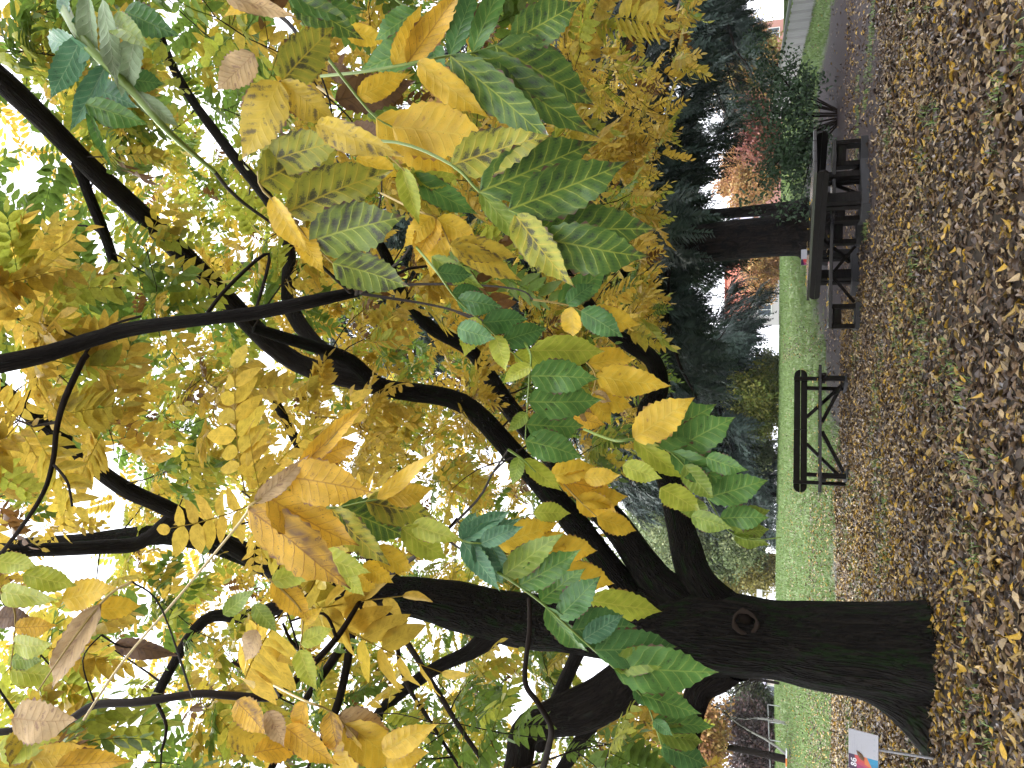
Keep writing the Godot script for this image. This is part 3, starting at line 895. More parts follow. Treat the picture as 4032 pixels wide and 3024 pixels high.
		[331, 145, 145, 163, 100, "blue"], [337, 229, 205, 366, 85, "blue"], [337, 331, 285, 490, 70, "blue"], [343, 337, 530, 418, 85, "blue"], [337, 410, 553, 486, 90, "green"], [350, 440, 425, 640, 30, "green"], [340, -30, 370, 265, 65, "pale"], [405, 0, 447, 305, 58, "pale"], [535, 145, 478, 382, 80, "pale"], [494, 45, 655, 118, 105, "green2"], [440, 80, 560, 170, 80, "olive"], [545, 255, 640, 330, 75, "green2"], [524, 337, 690, 490, 62, "pale"], [300, 0, 250, -60, 60, "blue"], [250, 10, 330, 60, 70, "blue"]]],
	[0.95, "stem", [[-120, 2250], [0, 2330], [60, 2420], [40, 2640]], [
		[0, 2321, 185, 2366, 80, "lime"], [-10, 2430, 110, 2440, 70, "brown"], [0, 2475, 195, 2468, 70, "orange"], [0, 2535, 185, 2540, 80, "lime"], [0, 2655, 220, 2672, 85, "lime"], [247, 2364, 430, 2318, 110, "yellow"], [370, 2401, 545, 2380, 75, "yellow"], [20, 2590, 160, 2600, 70, "olive"], [90, 2260, 280, 2300, 80, "lime"], [-20, 2210, 130, 2230, 80, "lime"]]],
	[0.9, "stem", [[520, 2290], [426, 2346], [300, 2500], [148, 2722]], [[420, 2350, 160, 2730, 85, "tan"], [50, 2827, 270, 2835, 150, "tan"], [0, 2955, 180, 2925, 95, "lime"], [60, 2870, 150, 3060, 100, "spoty"], [130, 2990, 330, 2960, 90, "yellow"], [220, 3020, 480, 2990, 90, "orange"]]],
	[1.2, "twig", [[400, 2500], [469, 2543], [520, 2550]], [[469, 2543, 672, 2580, 62, "brown"]]],
	[0.95, "stem", [[1080, 2700, 0.2], [1200, 2760], [1300, 2800], [1400, 2900]], [
		[1308, 2812, 1520, 2872, 95, "tan"], [1338, 2871, 1565, 3012, 130, "yellow"], [1124, 2861, 1295, 3000, 85, "orange"], [1000, 2965, 1185, 2934, 125, "orange"], [1507, 2958, 1695, 2868, 85, "yellow"], [1520, 3000, 1665, 2968, 85, "yellow"], [900, 2880, 1065, 2950, 95, "spoty"], [930, 2760, 1040, 2880, 130, "patch"], [1050, 2800, 1110, 2920, 90, "tan"], [1230, 2800, 1180, 2900, 70, "orange"], [1260, 2870, 1330, 2990, 80, "patch"], [1400, 2920, 1330, 3060, 90, "yellow"]]],
	[1.1, "stem", [[1060, 2280], [1120, 2330], [1190, 2420], [1180, 2560]], [
		[1075, 2290, 1210, 2430, 85, "orange"], [1090, 2260, 1240, 2240, 70, "lime"], [1000, 2380, 1080, 2480, 90, "olive"], [1150, 2470, 1260, 2400, 80, "yellow"], [1180, 2520, 1300, 2480, 85, "lime"], [1190, 2560, 1230, 2700, 70, "lime"], [1010, 2480, 960, 2600, 80, "tan"], [880, 2420, 990, 2330, 80, "olive"]]],
]

func build_near_leaves():
	var shapes := []
	for k in 8:
		shapes.append(leaflet_mesh(200 + k, [0.1, 0.35, 0.6, -0.15, 0.25, 0.5, 0.2, 0.8][k], [0.25, 0.1, 0.35, 0.15, 0.45, 0.2, 0.05, 0.3][k], [0.0, 0.5, -0.5, 0.3, -0.2, 0.8, -0.7, 0.2][k], true))
	for e in NEAR_LEAVES:
		var d: float = e[0]
		var pts := []
		var w0 := 0.0021
		if e[0] == 0.72:
			w0 = 0.0058
		for k in e[2].size():
			var q: Array = e[2][k]
			var dd: float = d + (q[2] if q.size() > 2 else 0.0)
			var p := P(q[0], q[1], dd)
			pts.append(Vector4(p.x, p.y, p.z, lerpf(w0, w0 * 0.4, float(k) / maxi(1, e[2].size() - 1))))
		var sm := smooth(pts, 4)
		var pp := []
		var rr := []
		for q in sm:
			pp.append(Vector3(q.x, q.y, q.z))
			rr.append(q.w)
		var m := MB.new()
		m.tube(pp, rr, 6)
		var leaf := put("leaf", m.mesh(), M[e[1]], tree)
		for q in e[3]:
			var d0 := d + rng.randf_range(-0.01, 0.02)
			var a := P(q[0], q[1], d0)
			var b := P(q[2], q[3], d0 + rng.randf_range(-0.03, 0.035))
			# a short stalk's worth: start where the rachis runs if it is near
			var near := 0.03
			var a0 := a
			for s: Vector3 in pp:
				if s.distance_to(a0) < near:
					near = s.distance_to(a0)
					a = s
			b += (b - a) * 0.12
			var L := a.distance_to(b)
			var W: float = q[4] * d0 / F_PX * 1.17
			W = minf(W, L * 0.5)
			var z := (b - a) / L
			var view := (EYE - (a + b) * 0.5).normalized()
			var y := (view + R3 * rng.randf_range(-0.3, 0.3) + U3 * rng.randf_range(0.0, 0.45))
			y = (y - z * y.dot(z)).normalized()
			var x := y.cross(z)
			var shape: int = rng.randi() % 8
			var o := put("leaflet", shapes[shape], M[q[5]], leaf)
			o.transform = Transform3D(Basis(x * W, y * L * 0.55, z * L), a)
	# twigs that carry the near leaves, up to the hanging limbs
	var carry := [
		[[1264, 260, 0.95, 16], [1210, 190, 0.98, 18], [1100, 60, 1.1, 22], [900, -40, 1.35, 26], [500, -150, 1.9, 30], [0, -220, 2.5, 34]],
		[[1264, 300, 0.95, 10], [1300, 420, 0.94, 9], [1300, 560, 0.93, 8]],
		[[1180, 200, 0.96, 9], [1250, 340, 1.0, 8], [1400, 500, 1.15, 8], [1500, 760, 1.4, 9], [1403, 1157, 2.7, 20]],
		[[1620, 950, 1.24, 9], [1560, 1040, 1.7, 12], [1420, 1150, 2.6, 18]],
		[[2100, 1180, 1.3, 8], [1980, 1130, 1.7, 10], [1600, 1120, 2.6, 14], [1403, 1157, 2.75, 18]],
		[[2060, 1340, 1.14, 8], [2010, 1300, 1.4, 9], [1700, 1200, 2.4, 12], [1420, 1155, 2.74, 15]],
		[[2200, 1380, 1.35, 8], [2060, 1340, 1.5, 9], [1800, 1230, 2.3, 11]],
		[[2000, 1770, 1.15, 9], [1940, 1860, 1.3, 11], [1840, 2010, 1.6, 14], [1620, 2200, 2.6, 22], [1400, 2330, 4.4, 50]],
		[[2080, 1840, 1.3, 8], [2010, 1800, 1.3, 9], [1930, 1870, 1.33, 10]],
		[[2300, 1690, 1.25, 8], [2180, 1690, 1.5, 10], [2030, 1780, 1.2, 9]],
		[[1700, 2050, 1.05, 9], [1760, 2080, 1.5, 11], [1800, 2040, 1.6, 12]],
		[[1850, 2180, 1.05, 10], [1800, 2150, 1.4, 12], [1740, 2110, 1.9, 14]],
		[[1900, 2120, 1.1, 8], [1850, 2080, 1.4, 9], [1800, 2050, 1.65, 10]],
		[[1180, 1960, 0.95, 8], [1050, 2030, 1.0, 8], [950, 2060, 0.92, 8]],
		[[1060, 2280, 1.1, 8], [1130, 2400, 1.4, 9], [1200, 2640, 1.46, 12]],
		[[1080, 2700, 1.15, 9], [1100, 2740, 1.38, 10]],
		[[520, 2290, 0.9, 9], [640, 2400, 1.0, 9], [760, 2740, 1.27, 12]],
		[[-120, 2250, 0.95, 9], [-60, 2600, 1.1, 10], [110, 2870, 1.25, 16]],
		[[110, 2870, 1.25, 34], [-100, 2900, 1.3, 36], [-350, 2960, 1.6, 40]],
		[[844, 675, 0.8, 22], [960, 800, 1.1, 16], [1150, 950, 1.9, 14], [1380, 1150, 2.7, 18]],
		[[1000, -120, 0.96, 9], [930, -60, 1.3, 12]],
		[[1450, -150, 1.15, 9], [1300, -200, 1.4, 12], [900, -60, 1.4, 14]],
		[[400, 2500, 1.2, 6], [330, 2600, 1.2, 7], [380, 2775, 1.25, 9]],
	]
	for a in carry:
		var pts := []
		for q in a:
			var p := P(q[0], q[1], q[2])
			pts.append(Vector4(p.x, p.y, p.z, q[3] * 0.4 * q[2] / F_PX))
		add_limb("branch", pts, 7, M.twig, 0.004, false)

# ------------------------------------------------------------------ ground
func terrain(x: float, z: float) -> float:
	var t := clampf((-z - 13.0) / 23.0, 0.0, 1.0)
	var h := 1.08 * t * t * (3.0 - 2.0 * t)
	if -z > 42.0:
		h -= (-z - 42.0) * 0.012
	return h + 0.02 * noise.get_noise_2d(x * 9.0, z * 9.0)

func ground_at(X: float, Y: float) -> Vector3:
	var r := ray(X, Y)
	var t := 1.0
	while t < 120.0:
		var p := EYE + r * t
		if p.y < terrain(p.x, p.z):
			return Vector3(p.x, terrain(p.x, p.z), p.z)
		t += 0.02 + t * 0.002
	var q := EYE + r * 36.0
	return Vector3(q.x, terrain(q.x, q.z), q.z)

func grass_at(x: float, z: float) -> float:
	var D := -z
	var edge := 22.0
	if x < 3.0:
		edge = lerpf(14.5, 22.0, smoothstep(-2.0, 3.0, x))
	if x < -3.0:
		edge = lerpf(11.0, 14.5, smoothstep(-7.0, -3.0, x))
	if x > 6.0:
		edge = lerpf(22.0, 14.5, smoothstep(6.0, 10.0, x))
	var n := noise.get_noise_2d(x * 22.0, z * 14.0) * 2.4 + noise.get_noise_2d(x * 90.0, z * 60.0) * 1.5
	return smoothstep(-1.4, 1.8, D - edge + n * 1.3)

func build_ground():
	var zs := []
	var z := 14.0
	while z > -42.0:
		zs.append(z)
		z -= 0.3 if z < -3.0 else 1.0
	while z > -240.0:
		zs.append(z)
		z -= 9.0
	var xs := []
	var x := -160.0
	while x < 160.0:
		xs.append(x)
		x += 0.35 if absf(x + 0.2) < 15.0 else 10.0
	var m := MB.new()
	for zz in zs:
		for xx in xs:
			var g := grass_at(xx, zz)
			var n := 0.5 + 0.5 * noise.get_noise_2d(xx * 60.0 + 9.0, zz * 40.0)
			var soil := Color(0.06, 0.037, 0.034).lerp(Color(0.038, 0.023, 0.021), n)
			if zz > -9.5 or xx < 0.8:
				soil = Color(0.06, 0.04, 0.025).lerp(Color(0.034, 0.023, 0.015), n)
			var green := Color(0.15, 0.24, 0.065).lerp(Color(0.2, 0.28, 0.09), n)
			m.col = soil.lerp(green, g)
			m.vert(Vector3(xx, terrain(xx, zz), zz), Vector3.UP, Vector2(xx, zz) * 0.7)
	var w := xs.size()
	for k in zs.size() - 1:
		for s in w - 1:
			var a := k * w + s
			m.quad(a, a + w, a + w + 1, a + 1)
	fix_normals(m, 0)
	var mat := StandardMaterial3D.new()
	var nz := FastNoiseLite.new()
	nz.seed = 5
	nz.frequency = 1.0
	nz.fractal_octaves = 4
	mat.albedo_texture = tex(256, 256, func(u: float, v: float) -> Color:
		var a := u * TAU
		var b := v * TAU
		var n := nz.get_noise_3d(cos(a) * 6.0 + sin(b) * 2.0, sin(a) * 6.0, cos(b) * 6.0) + 0.6 * nz.get_noise_3d(cos(a) * 20.0, sin(a) * 20.0 + cos(b) * 20.0, sin(b) * 20.0)
		var g := clampf(0.72 + n * 0.5, 0.3, 1.0)
		return Color(g, g, g))
	mat.vertex_color_use_as_albedo = true
	mat.roughness = 0.75
	var o := put("ground", m.mesh(), mat)
	o.set_meta("kind", "structure")

func litter_colour(p: Vector3) -> Color:
	var q := rng.randf()
	var g := rng.randf_range(0.75, 1.25)
	var fresh := noise.get_noise_2d(p.x * 20.0, p.z * 20.0) * 0.12 + smoothstep(0.8, -3.0, p.x) * 0.16
	if q < 0.07 + fresh:
		return Color(0.55, 0.34, 0.045) * g
	if q < 0.15 + fresh:
		return Color(0.36, 0.24, 0.065) * g
	if q < 0.33 + fresh:
		return Color(0.42, 0.31, 0.17) * g
	if q < 0.65 + fresh:
		return Color(0.18, 0.115, 0.064) * g
	return Color(0.075, 0.048, 0.032) * g

func litter_xf(p: Vector3, lift := 0.0) -> Transform3D:
	var yaw := rng.randf() * TAU
	var L := rng.randf_range(0.034, 0.084)
	var b := Basis(Vector3.UP, yaw) * Basis(Vector3.RIGHT, rng.randf_range(-0.35, 0.35)) * Basis(Vector3.BACK, rng.randf_range(-0.6, 0.6))
	if rng.randf() < 0.35:
		b = b * Basis(Vector3.BACK, PI)
	return Transform3D(b * Basis.from_scale(Vector3(L * rng.randf_range(0.32, 0.46), L * 0.8, L)), p + Vector3(0, rng.randf_range(0.004, 0.028) + lift, 0))

func build_litter():
	var shapes := []
	for k in 5:
		shapes.append(leaflet_mesh(300 + k, [0.0, 0.5, -0.6, 0.9, 0.25][k], [0.2, 0.55, 0.3, 0.8, -0.3][k], [0.0, 0.9, -0.8, 0.4, 1.2][k], false))
	var xf := [[], [], [], [], []]
	var cl := [[], [], [], [], []]
	var big := []
	for k in 195000:
		var D := sqrt(rng.randf_range(2.6 * 2.6, 14.5 * 14.5)) if k < 150000 else rng.randf_range(12.5, 30.0)
		var x := rng.randf_range(-1.0, 1.0) * (0.62 * D + 0.7)
		var p := Vector3(x, 0, -D)
		var dens := 1.0
		if x > 0.9 and D > 8.4:                       # trodden bare earth round the tables
			dens = lerpf(1.0, 0.09, smoothstep(8.4, 9.9, D) * smoothstep(0.9, 1.7, x))
		elif D > 15.0:
			dens = 0.9 if D < 20.0 else (0.45 if D < 26.0 else 0.15)
			if x > -1.5:
				dens *= 0.35
		dens *= 0.8 + 0.5 * noise.get_noise_2d(x * 30.0, D * 30.0)
		if rng.randf() > dens:
			continue
		p.y = terrain(p.x, p.z)
		var c := litter_colour(p)
		var kind := rng.randi() % 5
		var t := litter_xf(p, 0.06 * grass_at(x, -D) * rng.randf_range(0.6, 1.3) if D > 11.0 else 0.0)
		if D < 5.6 and absf(x) < 0.5 * D and big.size() < 4000 and c.r > 0.25:
			big.append([t.basis.z.length() / D, kind, t, c])
		else:
			xf[kind].append(t)
			cl[kind].append(c)
	big.sort_custom(func(a, b): return a[0] > b[0])
	var mats := {}
	for k in big.size():
		var e: Array = big[k]
		if k >= 260:
			xf[e[1]].append(e[2])
			cl[e[1]].append(e[3])
			continue
		var c: Color = e[3]
		var yellow: bool = c.b < c.g * 0.35
		var key := "%s%d" % ["y" if yellow else "t", int(c.r * 16.0)]
		if not mats.has(key):
			var mm: StandardMaterial3D = M.litter.duplicate()
			mm.albedo_color = c.linear_to_srgb()
			mats[key] = mm
		var o := put("fallen_leaf", shapes[e[1]], mats[key])
		o.transform = e[2]
		if yellow:
			tag(o, "yellow fallen leaflet lying loose on top of the leaf litter", "leaf", "yellow fallen leaves on the litter")
		else:
			tag(o, "pale tan dry fallen leaflet curled on top of the leaf litter", "leaf", "tan fallen leaves on the litter")
	var lit := Node3D.new()
	lit.name = "fallen_leaves"
	lit.set_meta("kind", "stuff")
	lit.set_meta("label", "thick brown and yellow litter of fallen leaflets under the tree")
	lit.set_meta("category", "leaf litter")
	add_child(lit)
	for k in 5:
		scatter("leaf_litter", shapes[k], M.litter, xf[k], cl[k], lit)

func build_grass():
	var shapes := []
	for s in 3:
		var m := MB.new()
		var r := RandomNumberGenerator.new()
		r.seed = 400 + s
		for k in 12:
			var a := r.randf() * TAU
			var o := Vector3(r.randf_range(-0.07, 0.07), 0, r.randf_range(-0.07, 0.07))
			var h := r.randf_range(0.03, 0.075)
			var lean := Vector3(cos(a), 0, sin(a)) * h * r.randf_range(0.2, 0.9)
			var side := Vector3(-sin(a), 0, cos(a)) * 0.0035
			var g := r.randf_range(0.75, 1.2)
			m.col = Color(g, g, g)
			var mid := o + lean * 0.4 + Vector3.UP * h * 0.65
			var i0 := m.vert(o - side, Vector3.UP)
			var i1 := m.vert(o + side, Vector3.UP)
			var i2 := m.vert(mid + side * 0.8, Vector3.UP)
			var i3 := m.vert(mid - side * 0.8, Vector3.UP)
			var i4 := m.vert(o + lean + Vector3.UP * h, Vector3.UP)
			m.quad(i0, i1, i2, i3)
			m.tri(i3, i2, i4)
		fix_normals(m, 0)
		shapes.append(m.mesh())
	var xf := [[], [], []]
	var cl := [[], [], []]
	for k in 60000:
		var D := rng.randf_range(10.5, 40.0) if k > 3500 else sqrt(rng.randf_range(9.0, 150.0))
		var x := rng.randf_range(-1.0, 1.0) * (0.6 * D + 0.8)
		var g := grass_at(x, -D)
		if k <= 3500:
			g = 1.0 if noise.get_noise_2d(x * 45.0 + 300.0, D * 45.0) > 0.22 else 0.0
		if rng.randf() > g:
			continue
		var sc := rng.randf_range(0.7, 1.4) if k > 3500 else rng.randf_range(0.5, 1.0)
		xf[k % 3].append(Transform3D(Basis(Vector3.UP, rng.randf() * TAU) * Basis.from_scale(Vector3(sc * 1.3, sc, sc * 1.3)), Vector3(x, terrain(x, -D) - 0.004, -D)))
		cl[k % 3].append(Color(0.16, 0.26, 0.065).lerp(Color(0.26, 0.34, 0.11), rng.randf() * 0.7) * rng.randf_range(0.8, 1.15))
	var lawn := Node3D.new()
	lawn.name = "grass"
	lawn.set_meta("kind", "stuff")
	lawn.set_meta("label", "bright green short lawn rising behind the benches")
	lawn.set_meta("category", "grass")
	add_child(lawn)
	for k in 3:
		scatter("grass_tufts", shapes[k], M.grass, xf[k], cl[k], lawn)

# ------------------------------------------------------------------ park furniture
func board(m: MB, a: Vector3, b: Vector3, y0: float, y1: float, thick: float, round_top: bool, round_bottom: bool):
	# upright board along a-b with quarter-round ends
	var ax := (b - a).normalized()
	var nn := ax.cross(Vector3.UP).normalized() * thick * 0.5
	var L := a.distance_to(b)
	var h := y1 - y0
	var poly := []
	var arc := 6
	for k in arc + 1:                      # left end
		var t := PI * 0.5 * k / arc
		if round_top:
			poly.append(Vector2(h - h * sin(t), y0 + h * cos(t) - 0.0) if false else Vector2(h * (1.0 - cos(t)), y0 + h * sin(t)))
		elif round_bottom:
			poly.append(Vector2(h * (1.0 - sin(t)), y0 + h * (1.0 - cos(t))))
	var n0 := poly.size()
	for k in n0:
		var q: Vector2 = poly[n0 - 1 - k]
		poly.append(Vector2(L - q.x, q.y))
	var front := []
	var back := []
	for q in poly:
		var p: Vector3 = a + ax * q.x + Vector3(0, q.y, 0)
		front.append(p + nn)
		back.append(p - nn)
	var c0 := (a + b) * 0.5 + Vector3(0, (y0 + y1) * 0.5, 0)
	for k in poly.size():
		var k2: int = (k + 1) % poly.size()
		m.flat_tri(c0 + nn, front[k], front[k2])
		m.flat_tri(c0 - nn, back[k2], back[k])
		m.flat_quad(front[k], back[k], back[k2], front[k2])

func plank(called: String, parent: Node, a: Vector3, b: Vector3, w: float, h: float, side := Vector3.UP, mat: Material = null):
	var m := MB.new()
	m.bar(a, b, w, h, side)
	return put(called, m.mesh(), mat if mat else M.wood, parent)

func build_bench():
	var g0 := ground_at(3346, 1903)
	var g1 := ground_at(3342, 1484)
	var mid := (g0 + g1) * 0.5
	mid.y = terrain(mid.x, mid.z)
	var ax := Vector3(g1.x - g0.x, 0, g1.z - g0.z)
	var half := ax.length() * 0.5
	var b := thing("park_bench", "dark wet timber bench with rounded two-board backrest and crossed braces", "bench", mid, atan2(-ax.z, ax.x))
	# local: x along, +z away from the seat's back edge towards the viewer
	for k in 2:
		var m := MB.new()
		var y0 := 0.612 + 0.104 * k
		board(m, Vector3(-half - 0.16, 0, -0.16), Vector3(half + 0.16, 0, -0.16), y0, y0 + 0.098, 0.035, k == 1, k == 0)
		put("backrest_board", m.mesh(), M.wood, b)
	for k in 2:
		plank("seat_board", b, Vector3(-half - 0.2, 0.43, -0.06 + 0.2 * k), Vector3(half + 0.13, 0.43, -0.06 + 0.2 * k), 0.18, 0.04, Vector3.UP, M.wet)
	plank("backrest_batten", b, Vector3(0, 0.62, -0.135), Vector3(0, 0.812, -0.135), 0.05, 0.012)
	for s in [-1.0, 1.0]:
		var x: float = s * half
		plank("post", b, Vector3(x, -0.02, -0.12), Vector3(x, 0.82, -0.12), 0.06, 0.055, Vector3.RIGHT)
		plank("post", b, Vector3(x - s * 0.075, -0.02, 0.16), Vector3(x - s * 0.075, 0.41, 0.16), 0.06, 0.08, Vector3.RIGHT)
		plank("post", b, Vector3(x - s * 0.14, -0.02, -0.23), Vector3(x - s * 0.14, 0.62, -0.2), 0.045, 0.06, Vector3.RIGHT)
		plank("seat_bearer", b, Vector3(x - s * 0.03, 0.375, -0.22), Vector3(x - s * 0.03, 0.375, 0.24), 0.045, 0.07)
		plank("foot_block", b, Vector3(x - 0.1 * s, 0.02, -0.34), Vector3(x - 0.1 * s, 0.02, 0.3), 0.16, 0.09, Vector3.UP, M.concrete)
		plank("brace", b, Vector3(s * 0.22, 0.62, -0.19), Vector3(x - s * 0.1, 0.1, -0.19), 0.05, 0.065, Vector3.BACK)
		plank("brace", b, Vector3(s * 0.08, 0.4, 0.1), Vector3(x - s * 0.14, 0.1, 0.13), 0.05, 0.1, Vector3.BACK)
	var leaves := [[-0.35, 0.45], [0.1, 0.3], [-0.8, 0.1], [0.55, 0.2], [-0.05, 0.1], [0.8, 0.15], [-0.6, 0.22], [0.32, 0.05]]
	for q in leaves:
		loose_leaf(b.transform * Vector3(q[0], 0.455, 0.05 + q[1] * 0.3), "yellow wet leaf lying on the seat of the rounded bench", "yellow leaves on the rounded bench")

var loose_shape: ArrayMesh
func loose_leaf(p: Vector3, label: String, group: String):
	if loose_shape == null:
		loose_shape = leaflet_mesh(350, 0.3, 0.3, 0.4, false)
	var o := put("fallen_leaf", loose_shape, M.yellow if rng.randf() < 0.75 else M.tan)
	var t := litter_xf(p)
	t.origin = p + Vector3(0, 0.006, 0)
	o.transform = t
	tag(o, label, "leaf", group)

func leg_frame(parent: Node, at: Vector3, ax: Vector3, w: float, h: float):
	var up := Vector3.UP
	var nz := ax.cross(up)
	for s in [-1.0, 1.0]:
		plank("leg", parent, at + ax * (s * w * 0.5) + up * -0.02, at + ax * (s * w * 0.5) + up * h, 0.06, 0.26, nz)
	plank("leg_rail", parent, at - ax * (w * 0.5 - 0.032) + up * (h - 0.07), at + ax * (w * 0.5 - 0.032) + up * (h - 0.07), 0.24, 0.1)
	plank("foot_block", parent, at - ax * (w * 0.5 + 0.05) + up * 0.035, at + ax * (w * 0.5 + 0.05) + up * 0.035, 0.34, 0.1, up, M.concrete)

func small_bench(label: String, g0: Vector3, g1: Vector3, over0: float, over1: float, leaves: int, lab2: String, grp: String):
	var mid := (g0 + g1) * 0.5
	mid.y = terrain(mid.x, mid.z)
	var d := Vector3(g1.x - g0.x, 0, g1.z - g0.z)
	var half := d.length() * 0.5
	var b := thing("backless_bench", label, "bench", mid, atan2(-d.z, d.x), "low benches of the picnic set")
	for k in 2:
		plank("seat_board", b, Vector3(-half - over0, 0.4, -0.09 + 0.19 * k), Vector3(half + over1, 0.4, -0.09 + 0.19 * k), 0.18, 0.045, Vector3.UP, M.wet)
	for s in [-1.0, 1.0]:
		leg_frame(b, Vector3(s * half, 0, 0), Vector3.RIGHT, 0.27, 0.377)
		plank("brace", b, Vector3(s * 0.04, 0.36, 0.0), Vector3(s * (half - 0.19), 0.09, 0.0), 0.04, 0.06, Vector3.BACK)
	for k in leaves:
		loose_leaf(b.transform * Vector3(rng.randf_range(-half, half), 0.428, rng.randf_range(-0.12, 0.14)), lab2, grp)

func build_table():
	var g0 := ground_at(3378, 1045)
	var g1 := ground_at(3420, 740)
	var mid := (g0 + g1) * 0.5
	mid.y = terrain(mid.x, mid.z)
	var d := Vector3(g1.x - g0.x, 0, g1.z - g0.z)
	var half := d.length() * 0.5
	var b := thing("picnic_table", "long dark timber picnic table with paired posts and leaves on top", "table", mid, atan2(-d.z, d.x))
	var l0 := -half - 0.34
	var l1 := half + 0.7
	for k in 4:
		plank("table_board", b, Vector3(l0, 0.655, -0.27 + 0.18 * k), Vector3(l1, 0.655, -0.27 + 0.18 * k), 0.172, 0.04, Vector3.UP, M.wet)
	for s in [-1.0, 1.0]:
		for k in 2:
			var m := MB.new()
			board(m, Vector3(l0 + 0.02, 0, s * 0.335), Vector3(l1 - 0.01, 0, s * 0.335), 0.5 + 0.072 * k, 0.569 + 0.072 * k - 0.004 * k, 0.03, k == 1, k == 0)
			put("apron_board", m.mesh(), M.wood, b)
	for s in [-1.0, 1.0]:
		for q in [-0.047, 0.047]:
			plank("post", b, Vector3(s * half + q, -0.02, 0.2), Vector3(s * half + q, 0.634, 0.2), 0.16, 0.07, Vector3.RIGHT)
			plank("post", b, Vector3(s * half + q, -0.02, -0.2), Vector3(s * half + q, 0.634, -0.2), 0.1, 0.07, Vector3.RIGHT)
		plank("foot_block", b, Vector3(s * half, 0.04, -0.36), Vector3(s * half, 0.04, 0.42), 0.34, 0.11, Vector3.UP, M.concrete)
		plank("top_bearer", b, Vector3(s * half, 0.585, -0.3), Vector3(s * half, 0.585, 0.3), 0.05, 0.09)
		plank("brace", b, Vector3(s * 0.06, 0.6, 0.0), Vector3(s * (half - 0.1), 0.12, 0.0), 0.045, 0.07, Vector3.BACK)
	for k in 16:
		loose_leaf(b.transform * Vector3(rng.randf_range(l0, l1 - 0.5), 0.68, rng.randf_range(-0.1, 0.33)), "wet leaf lying on the long picnic table", "leaves on the picnic table")
	var n0 := ground_at(3392, 1245)
	var n1 := ground_at(3398, 912)
	small_bench("low dark backless bench in front of the picnic table, strewn with wet leaves", n0, n1, 0.16, 0.2, 9, "wet leaf lying on the low bench in front of the picnic table", "leaves on the low bench")
	var f1 := ground_at(3414, 603)
	var f0 := f1 - (n1 - n0) * 0.62
	small_bench("low dark backless bench half hidden behind the picnic table posts", Vector3(f0.x, 0, f0.z), f1, 0.1, 0.17, 3, "wet leaf lying on the half hidden low bench", "leaves on the hidden bench")

func sign_face(w: float, h: float, number: String, parent: Node, seed_n: int):
	# flat printed panel: colour block on one side, white text field on the other
	var nz := FastNoiseLite.new()
	nz.seed = seed_n
	var face := tex(192, 128, func(u: float, v: float) -> Color:
		if u < 0.375:
			var a := u / 0.375
			if v < 0.30 - 0.1 * a:
				return Color(0.045, 0.012, 0.05)
			if v > 0.62 + 0.28 * (1.0 - a) and a > 0.05:
				return Color(0.03, 0.2, 0.36) if a < 0.62 else Color(0.02, 0.24, 0.42)
			if a > 0.45 + 0.15 * sin(v * 5.0) and v < 0.78:
				return Color(0.52, 0.055, 0.05) if v < 0.55 else Color(0.6, 0.16, 0.04)
			return Color(0.3, 0.03, 0.12) if a < 0.5 - v * 0.3 else Color(0.45, 0.05, 0.09)
		var c := Color(0.42, 0.42, 0.46)
		for q in [[0.13, 0.4, 0.72, 0.022], [0.2, 0.4, 0.9, 0.03], [0.29, 0.4, 0.66, 0.026], [0.45, 0.4, 0.68, 0.018]]:
			if absf(v - q[0]) < q[3] * 0.5 and u > q[1] and u < q[2] and sin(u * 260.0 + q[0] * 90.0) > -0.6:
				c = Color(0.38, 0.38, 0.42)
		for q in [[0.44, 0.05], [0.6, 0.05], [0.74, 0.045], [0.88, 0.04]]:
			if Vector2((u - q[0]) * 1.4, v - 0.88).length() < q[1] * 0.8:
				c = c.lerp(Color(0.3, 0.36, 0.38), 0.5)
		return c)
	var m := MB.new()
	var a := Vector3(-w * 0.5, h * 0.5, 0.0045)
	var i0 := m.vert(a, Vector3.BACK, Vector2(0, 0))
	var i1 := m.vert(a + Vector3(w, 0, 0), Vector3.BACK, Vector2(1, 0))
	var i2 := m.vert(a + Vector3(w, -h, 0), Vector3.BACK, Vector2(1, 1))
	var i3 := m.vert(a + Vector3(0, -h, 0), Vector3.BACK, Vector2(0, 1))
	m.quad(i0, i1, i2, i3)
	var mat := StandardMaterial3D.new()
	mat.albedo_texture = face
	mat.roughness = 0.3
	put("printed_face", m.mesh(), mat, parent)
	if number != "":
		var t := TextMesh.new()
		var f := SystemFont.new()
		f.font_names = PackedStringArray(["Droid Sans"])
		f.font_weight = 700
		t.font = f
		t.text = number
		t.font_size = 32
		t.pixel_size = 0.0016
		t.depth = 0.001
		var o := put("number", t, plain(0.75, 0.73, 0.76, 0.5), parent)
		o.position = Vector3(-w * 0.5 + 0.046, h * 0.5 - 0.034, 0.0055)

func label_sign(called: String, label: String, foot: Vector3, height: float, w: float, h: float, number: String, turn: float):
	var s := thing(called, label, "sign", foot, turn)
	var m := MB.new()
	m.bar(Vector3(0, -0.05, -0.012), Vector3(0, height - h * 0.35, -0.012), 0.028, 0.012, Vector3.RIGHT)
	put("post", m.mesh(), M.steel, s)
	var pl := MB.new()
	pl.box(Transform3D(Basis.IDENTITY, Vector3.ZERO), Vector3(w + 0.004, h + 0.004, 0.008), 0.002)
	var plate := put("plate", pl.mesh(), plain(0.5, 0.5, 0.53, 0.4), s)
	plate.transform = Transform3D(Basis(Vector3.RIGHT, -0.42), Vector3(-0.02, height - h * 0.36, 0.012))
	sign_face(w, h, number, plate, 3)
	return plate

